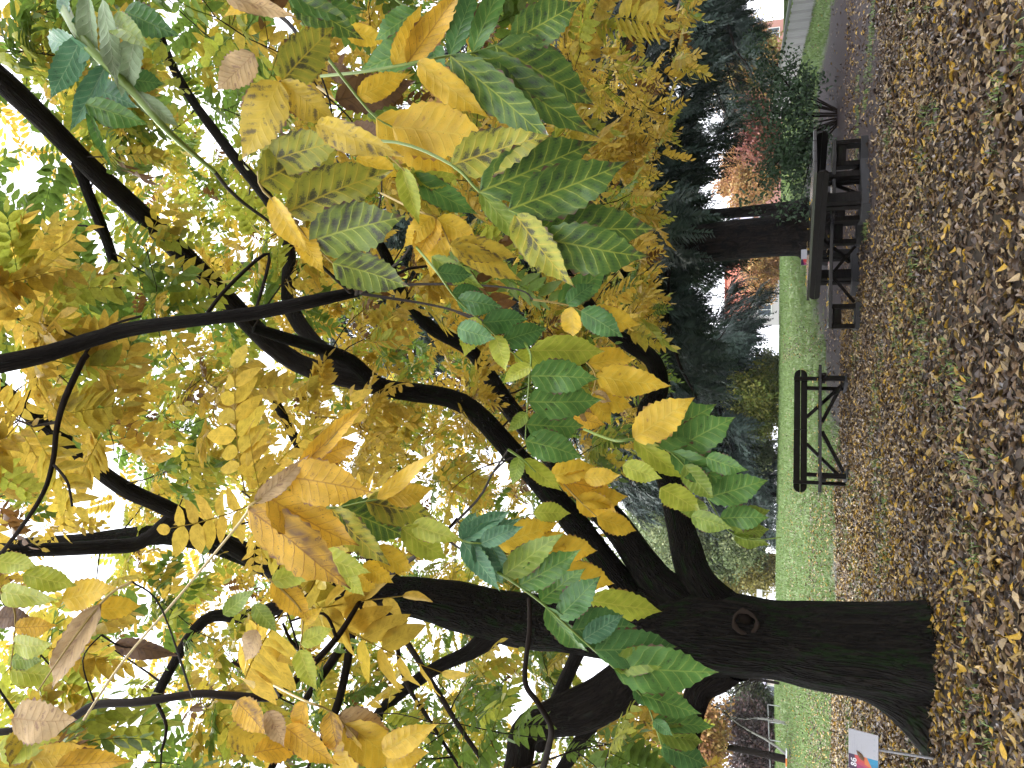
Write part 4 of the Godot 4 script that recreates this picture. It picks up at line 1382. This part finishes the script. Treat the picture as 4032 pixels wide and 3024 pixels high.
func build_signs():
	var foot := ground_at(3695, 2992)
	var plate: MeshInstance3D = label_sign("plant_label_sign", "small white and red plant label numbered 86 beside the mossy trunk", foot, 0.51, 0.252, 0.188, "86", 0.12)
	var t: Transform3D = plate.global_transform
	var o := put("fallen_leaf", leaflet_mesh(351, 0.2, 0.3, 0.2, false), M.brown)
	o.transform = Transform3D(t.basis * Basis(Vector3.BACK, -0.9) * Basis(Vector3.RIGHT, -PI * 0.5) * Basis.from_scale(Vector3(0.03, 0.05, 0.075)), t * Vector3(-0.055, -0.005, 0.012))
	tag(o, "brown wet leaf stuck across the numbered plant label", "leaf")
	var f2 := Pz(3186, 1008, 15.5)
	f2.y = terrain(f2.x, f2.z)
	label_sign("plant_label_sign", "small plant label on a thin stake before the dark conifer trunk", f2, 0.62, 0.29, 0.2, "", -0.1)
	var f3 := Pz(3068, 2345, 33.0)
	var h3 := terrain(f3.x, f3.z)
	var s := thing("notice_board", "far white notice board standing on two thin posts", "sign", Vector3(f3.x, h3, f3.z), 0.0)
	for k in [-1.0, 1.0]:
		plank("post", s, Vector3(0.13 * k, -0.05, 0), Vector3(0.13 * k, 0.78, 0), 0.03, 0.03, Vector3.RIGHT, plain(0.5, 0.48, 0.4, 0.7))
	var m := MB.new()
	m.box(Transform3D(Basis.IDENTITY, Vector3(0, 0.72, 0.028)), Vector3(0.36, 0.22, 0.02), 0.003)
	put("panel", m.mesh(), plain(0.72, 0.72, 0.75, 0.5), s)

# ------------------------------------------------------------------ trees behind
func spray_mesh(sd: int) -> ArrayMesh:      # flat drooping conifer spray along +Z
	var r := RandomNumberGenerator.new()
	r.seed = sd
	var m := MB.new()
	var L := 0.55
	for k in 26:
		var t := (k + 0.5) / 26.0
		var o := Vector3(0, -0.22 * t * t * L * 2.0, t * L)
		for s in [-1.0, 1.0]:
			var len: float = (0.16 * (1.0 - t) + 0.05) * r.randf_range(0.6, 1.3)
			var d := Vector3(s * r.randf_range(0.6, 1.0), r.randf_range(-0.55, 0.1), r.randf_range(0.5, 1.0)).normalized() * len
			var side := d.cross(Vector3(r.randf_range(-0.5, 0.5), 1, r.randf_range(-0.5, 0.5))).normalized() * 0.0095
			var g := r.randf_range(0.7, 1.25)
			m.col = Color(g, g, g)
			m.tri(m.vert(o - side, Vector3.UP), m.vert(o + d * 0.5 + side * 1.5, Vector3.UP), m.vert(o + d, Vector3.UP))
			m.tri(m.vert(o - side, Vector3.UP), m.vert(o + d, Vector3.UP), m.vert(o + d * 0.5 - side * 1.5, Vector3.UP))
	fix_normals(m, 0)
	return m.mesh()

func conifer(label: String, foot: Vector3, trunk_pts: Array, reach: float, y0: float, y1: float, nb: int, colour: Color, scale := 1.0):
	var t := thing("conifer_tree", label, "tree", foot)
	var inv := t.transform.affine_inverse()
	var tp := []
	var tr := []
	for q in smooth(trunk_pts, 5):
		tp.append(inv * Vector3(q.x, q.y, q.z))
		tr.append(q.w)
	var m := MB.new()
	m.tube(tp, tr, 26, 0.5)
	put("trunk", m.mesh(), M.conifer_bark, t)
	var wood := MB.new()
	var xf := [[], []]
	var cl := [[], []]
	for k in nb:
		var f := (k + rng.randf()) / nb
		var h := lerpf(y0, y1, f)
		var at: Vector3 = tp[0]
		for p in tp:
			if p.y < h:
				at = p
		var o := Vector3(at.x, h, at.z)
		var a := k * 2.399 + rng.randf_range(-0.3, 0.3)
		var len := reach * sqrt(maxf(0.05, 1.0 - 0.85 * f * f)) * rng.randf_range(0.7, 1.1)
		var dir := Vector3(cos(a), 0, sin(a))
		var pts := []
		var rad := []
		for s in 8:
			var u := s / 7.0
			pts.append(o + dir * (len * u) + Vector3(0, len * (0.16 * u - 0.34 * u * u), 0) + Vector3(rng.randf_range(-0.1, 0.1), rng.randf_range(-0.08, 0.08), rng.randf_range(-0.1, 0.1)) * u)
			rad.append(lerpf(0.075, 0.012, u) * (1.2 - 0.7 * f))
		if nb < 90 and k < 26:
			var bm := MB.new()
			bm.tube(pts, rad, 6, 1.0, false)
			put("branch", bm.mesh(), M.twig, t)
		else:
			wood.tube(pts, rad, 5, 1.0, false)
		var side := dir.cross(Vector3.UP)
		var n := int(len * 21.0 / scale)
		for s in n:
			var u := rng.randf_range(0.2, 1.0)
			var q := u * 7.0
			var p: Vector3 = pts[int(q)].lerp(pts[mini(int(q) + 1, 7)], q - int(q))
			var sd := rng.randf_range(-1.0, 1.0)
			p += side * sd * 0.45 * (1.1 - u * 0.6) * len * 0.3 + Vector3(0, -absf(sd) * 0.12 + rng.randf_range(-0.25, 0.08), 0)
			var z := (dir * 0.7 + side * sd * 0.9 + Vector3(rng.randf_range(-0.3, 0.3), rng.randf_range(-1.1, 0.0), rng.randf_range(-0.3, 0.3))).normalized()
			var x := Vector3.UP.cross(z).normalized()
			xf[s % 2].append(Transform3D(Basis(x, z.cross(x), z) * Basis.from_scale(Vector3.ONE * rng.randf_range(0.8, 1.5) * scale), p))
			cl[s % 2].append(colour * rng.randf_range(0.65, 1.35))
	var crown := Node3D.new()
	crown.name = "crown"
	crown.set_meta("kind", "stuff")
	t.add_child(crown)
	for k in 2:
		scatter("needles", spray_mesh(500 + k), M.needle, xf[k], cl[k], crown)
	if wood.v.size() > 0:
		var w := put("boughs", wood.mesh(), M.twig, crown)
		w.set_meta("kind", "stuff")

var clumps := []
func clump(sd: int, size: float) -> ArrayMesh:
	var r := RandomNumberGenerator.new()
	r.seed = sd
	var m := MB.new()
	for k in 16:
		var o := Vector3(r.randfn(0, 0.13), r.randfn(0, 0.11), r.randfn(0, 0.13))
		var z := Vector3(r.randfn(), r.randfn() - 0.3, r.randfn()).normalized() * size * r.randf_range(0.7, 1.3)
		var x := z.cross(Vector3(r.randfn(), r.randfn(), r.randfn())).normalized() * size * 0.32
		var g := r.randf_range(0.7, 1.25)
		m.col = Color(g, g, g)
		m.quad(m.vert(o, Vector3.UP), m.vert(o + z * 0.5 + x, Vector3.UP), m.vert(o + z, Vector3.UP), m.vert(o + z * 0.5 - x, Vector3.UP))
	fix_normals(m, 0)
	return m.mesh()

func broad_tree(called: String, label: String, foot: Vector3, H: float, rx: float, ry: float, cols: Array, n: int, bark: Material, tr := 0.12, group := "", low := 0.0, bigger := 1.0):
	if clumps.is_empty():
		for k in 3:
			clumps.append(clump(600 + k, 0.11))
	var t := thing(called, label, "tree" if called.ends_with("tree") else "shrub", foot, 0.0, group)
	var cy := H - ry
	var pts := [Vector4(0, -0.1, 0, tr * 1.3), Vector4(rng.randf_range(-0.1, 0.1), cy * 0.5, 0, tr), Vector4(rng.randf_range(-0.3, 0.3), cy, 0, tr * 0.7), Vector4(0, H - ry * 0.3, 0, tr * 0.2)]
	var tp := []
	var tq := []
	for q in smooth(pts, 4):
		tp.append(Vector3(q.x, q.y, q.z))
		tq.append(q.w)
	var m := MB.new()
	m.tube(tp, tq, 9, 0.6)
	put("trunk", m.mesh(), bark, t)
	# limbs that fan through the crown and carry its clumps
	var wood := MB.new()
	var xf := [[], [], []]
	var cl := [[], [], []]
	var nb := 22
	for b in nb:
		var dir := Vector3(rng.randfn(), rng.randf_range(-0.5 - low, 1.2), rng.randfn()).normalized()
		var o := Vector3(0, clampf(cy + dir.y * ry * 0.3 - ry * 0.4, 0.1, H), 0)
		var e := Vector3(0, cy, 0) + Vector3(dir.x * rx, dir.y * ry, dir.z * rx) * rng.randf_range(0.7, 1.05)
		var mid := o.lerp(e, 0.5) + Vector3(0, 0.1 * rx, 0)
		wood.tube([o, mid, e], [tr * 0.3, tr * 0.16, 0.01], 4, 1.0, false)
		for k in n / nb:
			var u := pow(rng.randf(), 0.6)
			var c := o.lerp(mid, u).lerp(mid.lerp(e, u), u)
			c += Vector3(rng.randfn(), rng.randfn() * 0.8, rng.randfn()) * rx * 0.17
			c.y = maxf(c.y, 0.1)
			xf[k % 3].append(Transform3D(Basis.from_euler(Vector3(rng.randf() * TAU, rng.randf() * TAU, 0)) * Basis.from_scale(Vector3.ONE * rng.randf_range(0.8, 1.6) * bigger), c))
			cl[k % 3].append(cols[rng.randi() % cols.size()] * rng.randf_range(0.75, 1.25))
	var crown := Node3D.new()
	crown.name = "crown"
	crown.set_meta("kind", "stuff")
	t.add_child(crown)
	var w := put("boughs", wood.mesh(), bark, crown)
	w.set_meta("kind", "stuff")
	for k in 3:
		if xf[k].size() > 0:
			scatter("foliage", clumps[k], M.far_leaf, xf[k], cl[k], crown)
	return t

func bare_tree(called: String, label: String, foot: Vector3, H: float, spread: float, mat: Material, lean := 0.0, tr := 0.06, n := 60):
	var t := thing(called, label, "tree", foot)
	var tp := []
	var tq := []
	for k in 7:
		var u := k / 6.0
		tp.append(Vector3(lean * H * u + 0.08 * sin(u * 7.0), H * u - 0.05, 0.05 * sin(u * 5.0)))
		tq.append(lerpf(tr, tr * 0.15, u))
	var m := MB.new()
	m.tube(tp, tq, 9, 0.8)
	put("trunk", m.mesh(), mat, t)
	var wood := MB.new()
	for k in n:
		var u := rng.randf_range(0.12, 0.95)
		var q := u * 6.0
		var o: Vector3 = tp[int(q)].lerp(tp[mini(int(q) + 1, 6)], q - int(q))
		var dir := Vector3(rng.randfn(), rng.randf_range(0.3, 1.6), rng.randfn()).normalized()
		var len := spread * (1.15 - u * 0.7) * rng.randf_range(0.5, 1.1)
		var e := o + dir * len
		wood.tube([o, o + dir * len * 0.5 + Vector3(rng.randf_range(-0.1, 0.1), 0.06, 0), e], [tr * 0.3, tr * 0.18, 0.004], 4, 1.0, false)
		for j in 5:
			var v := rng.randf_range(0.3, 0.95)
			var s := o.lerp(e, v)
			wood.tube([s, s + (dir + Vector3(rng.randfn(), rng.randfn(), rng.randfn()) * 0.8).normalized() * len * 0.35], [tr * 0.1, 0.003], 3, 1.0, false)
	var crown := put("crown", wood.mesh(), M.twig, t)
	crown.set_meta("kind", "stuff")

func house(label: String, at: Vector3, turn: float, w: float, d: float, eave: float, ridge: float, wall: Material, roof: Material):
	var h := thing("house", label, "house", at, turn)
	var m := MB.new()
	m.box(Transform3D(Basis.IDENTITY, Vector3(0, eave * 0.5, 0)), Vector3(w, eave, d), 0.02)
	for s in [-1.0, 1.0]:
		var x: float = s * w * 0.5
		m.flat_tri(Vector3(x, eave, -d * 0.5), Vector3(x, ridge, 0), Vector3(x, eave, d * 0.5))
	put("wall", m.mesh(), wall, h)
	for s in [-1.0, 1.0]:
		var slope := Vector3(0, ridge - eave, -s * d * 0.5)
		var rm := MB.new()
		var up := slope.normalized()
		var nn := Vector3.RIGHT.cross(up).normalized()
		rm.box(Transform3D(Basis(Vector3.RIGHT, up, nn), Vector3(0, (eave + ridge) * 0.5 + 0.06, s * d * 0.25)), Vector3(w + 0.8, slope.length() + 0.5, 0.14), 0.02)
		put("roof", rm.mesh(), roof, h)
	var glass := plain(0.06, 0.07, 0.09, 0.15)
	var white := plain(0.65, 0.65, 0.66, 0.6)
	var nw := int(w / 2.4)
	for k in nw:
		var x := -w * 0.5 + (k + 0.5) * w / nw
		var fm := MB.new()
		fm.box(Transform3D(Basis.IDENTITY, Vector3(x, eave * 0.6, d * 0.5 + 0.02)), Vector3(1.15, 1.3, 0.06), 0.01)
		var win := put("window", fm.mesh(), white, h)
		var gm := MB.new()
		for q in [-0.26, 0.26]:
			gm.box(Transform3D(Basis.IDENTITY, Vector3(x + q, eave * 0.6, d * 0.5 + 0.055)), Vector3(0.46, 1.12, 0.02), 0.004)
		put("pane", gm.mesh(), glass, win)
	var cm := MB.new()
	cm.box(Transform3D(Basis.IDENTITY, Vector3(w * 0.22, ridge + 0.2, -0.3)), Vector3(0.6, 1.1, 0.6), 0.02)
	put("chimney", cm.mesh(), plain(0.25, 0.11, 0.08, 0.9), h)

func base_at(X: float, Y: float, D: float) -> Vector3:
	var p := Pz(X, Y, D)
	return Vector3(p.x, terrain(p.x, p.z), p.z)

func build_background():
	# dark conifer with the thick trunk
	var D := 17.5
	var tp := []
	for q in [[3215, 905, 300], [3150, 905, 235], [3062, 927, 165], [2881, 946, 156], [2790, 957, 150], [2600, 975, 140], [2300, 990, 128], [1900, 1010, 105], [1300, 1040, 70], [700, 1060, 20]]:
		var p := Pz(q[0], q[1], D)
		tp.append(Vector4(p.x, p.y, p.z, q[2] * 0.5 * depth_of(p) / F_PX))
	var foot := Vector3(tp[0].x, terrain(tp[0].x, tp[0].z), tp[0].z)
	tp[0].y = foot.y - 0.15
	conifer("dark evergreen conifer with a thick ridged trunk behind the picnic table", foot, tp, 6.3, 3.0, 12.5, 86, Color(0.024, 0.046, 0.03))
	var t2 := []
	for q in [[3085, 822, 62], [2980, 830, 46], [2881, 838, 42], [2700, 850, 40], [2300, 870, 34], [1600, 900, 14]]:
		var p := Pz(q[0], q[1], 24.0)
		t2.append(Vector4(p.x, p.y, p.z, q[2] * 0.5 * depth_of(p) / F_PX))
	var f2 := Vector3(t2[0].x, terrain(t2[0].x, t2[0].z), t2[0].z)
	t2[0].y = f2.y - 0.1
	conifer("slimmer brown trunked conifer close behind the thick one", f2, t2, 4.4, 3.6, 12.0, 91, Color(0.026, 0.048, 0.032))
	var f3 := base_at(3080, -60, 31.0)
	conifer("feathery conifer leaning over the pale board fence", f3, [Vector4(f3.x, f3.y - 0.1, f3.z, 0.25), Vector4(f3.x, f3.y + 5, f3.z, 0.24), Vector4(f3.x, f3.y + 12, f3.z, 0.04)], 5.6, 1.9, 12.0, 91, Color(0.026, 0.048, 0.034))
	var f4 := base_at(3065, 1560, 38.0)
	conifer("dense dark conifer hanging low behind the rounded bench", f4, [Vector4(f4.x, f4.y - 0.1, f4.z, 0.09), Vector4(f4.x, f4.y + 5, f4.z, 0.08), Vector4(f4.x, f4.y + 11, f4.z, 0.04)], 6.0, 1.9, 12.0, 92, Color(0.025, 0.046, 0.032), 1.5)
	var f5 := base_at(3065, 1940, 44.0)
	conifer("distant greyish conifer with drooping boughs on the lawn's edge", f5, [Vector4(f5.x, f5.y - 0.1, f5.z, 0.25), Vector4(f5.x, f5.y + 5, f5.z, 0.2), Vector4(f5.x, f5.y + 11, f5.z, 0.04)], 2.7, 0.9, 9.5, 92, Color(0.06, 0.09, 0.07), 1.4)
	# leafy evergreen shrub by the table's end
	var sf := base_at(3175, 470, 16.0)
	shrub("evergreen_shrub", "loose evergreen shrub with fanning stems beyond the picnic table", sf)
	# broad-leaved trees and bushes beyond the rise
	var yg := [Color(0.2, 0.23, 0.04), Color(0.28, 0.27, 0.05), Color(0.13, 0.18, 0.03)]
	var gr := [Color(0.2, 0.25, 0.1), Color(0.28, 0.31, 0.13), Color(0.15, 0.2, 0.08)]
	var org := [Color(0.5, 0.26, 0.09), Color(0.55, 0.36, 0.14), Color(0.42, 0.2, 0.1)]
	var red := [Color(0.3, 0.1, 0.08), Color(0.36, 0.16, 0.1)]
	var ol := [Color(0.36, 0.3, 0.08), Color(0.44, 0.36, 0.1), Color(0.28, 0.25, 0.08)]
	broad_tree("bushy_shrub", "rounded yellow green bush behind the rounded bench", base_at(3068, 1600, 36.0), 1.95, 1.75, 1.0, yg, 1500, M.twig, 0.06, "", 0.6)
	broad_tree("bushy_shrub", "tall mid green bush in the conifer's shade", base_at(3068, 1480, 38.0), 1.5, 1.3, 0.8, gr, 800, M.twig, 0.05, "", 0.6)
	broad_tree("broadleaf_tree", "small bright green tree beside the pink roofed house", base_at(3065, 1800, 42.0), 2.6, 1.3, 1.2, gr, 700, M.twig, 0.07, "", 0.4)
	broad_tree("broadleaf_tree", "tall pale green tree on the lawn's far edge", base_at(3066, 2110, 46.0), 8.5, 3.6, 4.0, gr, 2600, M.twig, 0.2, "", 0.6, 1.3)
	broad_tree("broadleaf_tree", "olive yellow autumn tree behind the far notice board", base_at(3066, 2280, 48.0), 7.0, 2.8, 3.4, ol, 2300, M.twig, 0.18, "", 0.7, 1.3)
	broad_tree("broadleaf_tree", "large grey green tree filling the gap behind the trunk's limbs", base_at(3066, 2200, 60.0), 13.0, 5.5, 6.0, gr, 3200, M.twig, 0.3, "", 0.4, 1.9)
	broad_tree("broadleaf_tree", "orange maple in front of the far grey roofed house", base_at(3075, 690, 52.0), 4.4, 2.2, 2.1, org, 2200, M.twig, 0.12, "", 0.5, 1.2)
	broad_tree("broadleaf_tree", "pale orange maple under the red roof", base_at(3075, 1060, 56.0), 2.9, 2.3, 1.4, org, 1300, M.twig, 0.12, "", 0.6, 1.2)
	broad_tree("broadleaf_tree", "dark red leaved small tree seen through the evergreen shrub", base_at(3085, 500, 40.0), 2.6, 1.6, 1.2, red, 1200, M.twig, 0.1, "", 0.5, 1.1)
	broad_tree("broadleaf_tree", "yellow brown tree above the pale board fence", base_at(3085, 250, 44.0), 5.0, 2.6, 2.3, ol + org, 1800, M.twig, 0.12, "", 0.5, 1.2)
	broad_tree("broadleaf_tree", "bright orange tree left of the mossy trunk", base_at(3060, 2985, 26.0), 4.4, 1.7, 1.4, org, 1500, M.twig, 0.1, "", 0.2)
	broad_tree("bushy_shrub", "dark green bush beyond the birches", base_at(3062, 2790, 36.0), 2.0, 1.2, 1.0, [Color(0.07, 0.09, 0.045), Color(0.13, 0.14, 0.06)], 900, M.twig, 0.05, "", 0.6)
	broad_tree("bushy_shrub", "purplish brown thicket behind the leaning birch", base_at(3062, 2950, 34.0), 2.4, 1.6, 1.2, [Color(0.1, 0.055, 0.05), Color(0.07, 0.05, 0.045)], 900, M.twig, 0.05, "", 0.6)
	bare_tree("bare_tree", "bare twiggy tree close left of the mossy trunk", base_at(3062, 2690, 30.0), 4.2, 1.6, M.twig, -0.05, 0.06, 70)
	bare_tree("bare_tree", "wide bare tree spreading above the pale path", base_at(3062, 2790, 38.0), 4.6, 2.2, M.twig, -0.1, 0.07, 70)
	bare_tree("bare_tree", "grey leafless tree behind the small plant label", base_at(3075, 1160, 44.0), 3.2, 1.6, M.twig, 0.1, 0.06, 70)
	bare_tree("bare_tree", "leafless tree over the purple grey roof", base_at(3080, 380, 60.0), 6.5, 3.0, M.twig, 0.0, 0.08, 60)
	bare_tree("birch_tree", "upright birch with a white trunk left of the mossy tree", base_at(3066, 2845, 27.0), 2.6, 0.8, M.birch, 0.0, 0.05, 30)
	bare_tree("birch_tree", "leaning birch with a white trunk over the orange barrier", base_at(3066, 2975, 26.0), 2.4, 0.7, M.birch, 0.55, 0.045, 24)
	# unseen trees added behind the viewer to keep the sky's light off the dark timber
	for q in [[-8.0, 14.0, "unseen yellowing tree added behind the viewer to shade the trunk side"], [7.0, 13.0, "unseen leafy tree added behind the viewer to shade the bench side"]]:
		broad_tree("broadleaf_tree", q[2], Vector3(q[0], 0, q[1]), 11.0, 5.0, 5.0, yg + gr, 700, M.twig, 0.25, "", 0.9, 3.6)
	# houses beyond the rise
	var tile := plain(0.42, 0.12, 0.07, 0.8)
	var slate := plain(0.3, 0.28, 0.36, 0.7)
	var pale := plain(0.42, 0.39, 0.4, 0.8)
	var brick := plain(0.42, 0.2, 0.17, 0.85)
	house("low white house with a red tiled roof beyond the lawn", base_at(3070, 1075, 78.0), -0.25, 9.0, 7.0, 3.3, 5.6, pale, tile)
	house("brick house with a grey roof behind the orange maple", base_at(3072, 780, 74.0), 0.2, 9.0, 7.0, 2.9, 4.7, brick, slate)
	house("small pink walled house with a faded red roof", base_at(3066, 1880, 84.0), 0.1, 5.0, 6.0, 2.0, 3.7, pale, plain(0.5, 0.26, 0.22, 0.8))
	house("wide house with a purple grey roof far behind the shrub", base_at(3080, 330, 88.0), 0.0, 11.0, 7.0, 3.0, 5.2, brick, slate)
	house("distant pale building left of the mossy trunk", base_at(3062, 2730, 80.0), 0.0, 5.0, 6.0, 1.4, 2.4, plain(0.6, 0.5, 0.47, 0.8), slate)
	# pale board fence running away on the right
	var a := base_at(3216, -260, 18.0)
	var b := base_at(3100, 470, 30.0)
	var fence := thing("board_fence", "low pale grey board fence climbing along the lawn's edge", "fence", a)
	var L := a.distance_to(b)
	var dir := (b - a) / L
	var fm := plain(0.5, 0.48, 0.5, 0.8)
	var fm2 := plain(0.42, 0.4, 0.42, 0.8)
	var n := int(L / 0.17)
	for k in n:
		var p := dir * (k * 0.17)
		p.y = terrain(a.x + p.x, a.z + p.z) - a.y
		plank("board", fence, p + Vector3(0, -0.02, 0), p + Vector3(0, 0.56 + 0.015 * (k % 3), 0), 0.15, 0.022, dir.cross(Vector3.UP), fm if k % 3 else fm2)
	plank("rail", fence, Vector3(0, 0.62, 0), b - a + Vector3(0, 0.62, 0), 0.05, 0.07, Vector3.UP, plain(0.2, 0.22, 0.2, 0.8))
	# handrail and barrier far left
	var r0 := base_at(3066, 2780, 30.0)
	var r1 := base_at(3066, 3150, 27.0)
	var rail := thing("path_railing", "thin pale railing along the path far left", "railing", r0)
	for k in 6:
		var p := (r1 - r0) * (k / 5.0)
		plank("post", rail, p + Vector3(0, -0.05, 0), p + Vector3(0, 0.42, 0), 0.03, 0.03, Vector3.RIGHT, M.steel)
	plank("handrail", rail, Vector3(0, 0.43, 0.02), r1 - r0 + Vector3(0, 0.43, 0.02), 0.035, 0.035, Vector3.UP, M.steel)
	var bf := base_at(3072, 3010, 25.0)
	var bar := thing("road_barrier", "orange and white low road barrier near the leaning birch", "barrier", bf, 0.0)
	for k in 4:
		plank("panel", bar, Vector3(-0.5 + 0.25 * k, 0.14, 0), Vector3(-0.26 + 0.25 * k, 0.14, 0), 0.04, 0.16, Vector3.BACK, plain(0.75, 0.2, 0.03, 0.6) if k % 2 == 0 else plain(0.7, 0.7, 0.7, 0.6))
	for k in [-0.42, 0.42]:
		plank("foot", bar, Vector3(k, 0.02, -0.2), Vector3(k, 0.02, 0.2), 0.12, 0.08, Vector3.UP, M.concrete)

func shrub(called: String, label: String, foot: Vector3):
	var t := thing(called, label, "shrub", foot)
	var xf := [[], [], []]
	var cl := [[], [], []]
	for k in 18:
		var a := rng.randf_range(-1.0, 1.0)
		var e := Vector3(a * 1.7 - 0.1, rng.randf_range(0.8, 1.75) - absf(a) * 0.35, rng.randf_range(-0.7, 0.7))
		var mid := e * 0.5 + Vector3(-a * 0.15, 0.12, 0)
		var m := MB.new()
		m.tube([Vector3(a * 0.12, -0.05, 0), mid, e], [0.02, 0.013, 0.005], 5, 1.0, false)
		put("stem", m.mesh(), M.twig, t)
		for j in 26:
			var u := rng.randf_range(0.4, 1.1)
			var p := Vector3(a * 0.12, 0, 0).lerp(mid, u).lerp(mid.lerp(e, u), u) + Vector3(rng.randfn(), rng.randfn(), rng.randfn()) * 0.17
			p.y = maxf(p.y, 0.12)
			xf[j % 3].append(Transform3D(Basis.from_euler(Vector3(rng.randf() * TAU, rng.randf() * TAU, 0)) * Basis.from_scale(Vector3.ONE * rng.randf_range(0.5, 0.9)), p))
			cl[j % 3].append(Color(0.045, 0.085, 0.035) * rng.randf_range(0.6, 1.5))
	if clumps.is_empty():
		for k in 3:
			clumps.append(clump(600 + k, 0.11))
	var crown := Node3D.new()
	crown.name = "crown"
	crown.set_meta("kind", "stuff")
	t.add_child(crown)
	for k in 3:
		scatter("foliage", clumps[k], M.far_leaf, xf[k], cl[k], crown)

# ------------------------------------------------------------------ assembly
func _ready():
	rng.seed = 7
	noise.seed = 11
	noise.frequency = 0.01
	noise.fractal_octaves = 2
	var r := Vector3.RIGHT
	var u := Vector3(0, cos(PITCH), sin(PITCH))
	F3 = Vector3(0, sin(PITCH), -cos(PITCH))
	R3 = r * cos(ROLL) + u * sin(ROLL)
	U3 = u * cos(ROLL) - r * sin(ROLL)
	var cam := Camera3D.new()
	cam.name = "camera"
	cam.fov = rad_to_deg(2.0 * atan(1512.0 / F_PX))
	cam.near = 0.05
	cam.far = 400.0
	add_child(cam)
	cam.transform = Transform3D(Basis(-U3, R3, -F3), EYE)   # the phone stands upright: the picture's left is up
	cam.current = true
	var we := WorldEnvironment.new()
	we.name = "world_environment"
	var env := Environment.new()
	env.background_mode = Environment.BG_SKY
	var sky := Sky.new()
	# even overcast, a little brighter overhead, faint cloud texture
	var cn := FastNoiseLite.new()
	cn.seed = 3
	cn.frequency = 1.0
	cn.fractal_octaves = 4
	var im := Image.create(256, 128, false, Image.FORMAT_RGBF)
	for y in 128:
		for x in 256:
			var el := (0.5 - (y + 0.5) / 128.0) * PI
			var az := (x + 0.5) / 256.0 * TAU
			var c := cn.get_noise_3d(cos(az) * cos(el) * 2.2, sin(el) * 3.0, sin(az) * cos(el) * 2.2)
			var g := (0.86 + 0.14 * maxf(sin(el), 0.0)) * (1.0 + 0.1 * c)
			im.set_pixel(x, y, Color(g * 0.93, g * 0.95, g * 1.03))
	var sm := PanoramaSkyMaterial.new()
	sm.panorama = ImageTexture.create_from_image(im)
	sky.sky_material = sm
	env.sky = sky
	env.tonemap_mode = Environment.TONE_MAPPER_LINEAR
	env.tonemap_exposure = 3.95
	env.fog_enabled = true
	env.fog_density = 0.0004
	env.fog_light_color = Color(0.9, 0.9, 0.96)
	env.sdfgi_enabled = true
	env.ssao_enabled = true
	env.ssil_enabled = true
	we.environment = env
	add_child(we)
	var sun := DirectionalLight3D.new()
	sun.name = "sun"
	sun.light_energy = 0.3
	sun.light_angular_distance = 20.0
	sun.light_color = Color(1.0, 0.98, 0.94)
	sun.shadow_enabled = true
	add_child(sun)
	sun.look_at_from_position(Vector3(-3, 12, -6), Vector3.ZERO)
	make_materials()
	build_ground()
	build_trunk()
	build_limbs()
	build_background()
	build_crown()
	build_near_leaves()
	build_bench()
	build_table()
	build_signs()
	build_grass()
	build_litter()
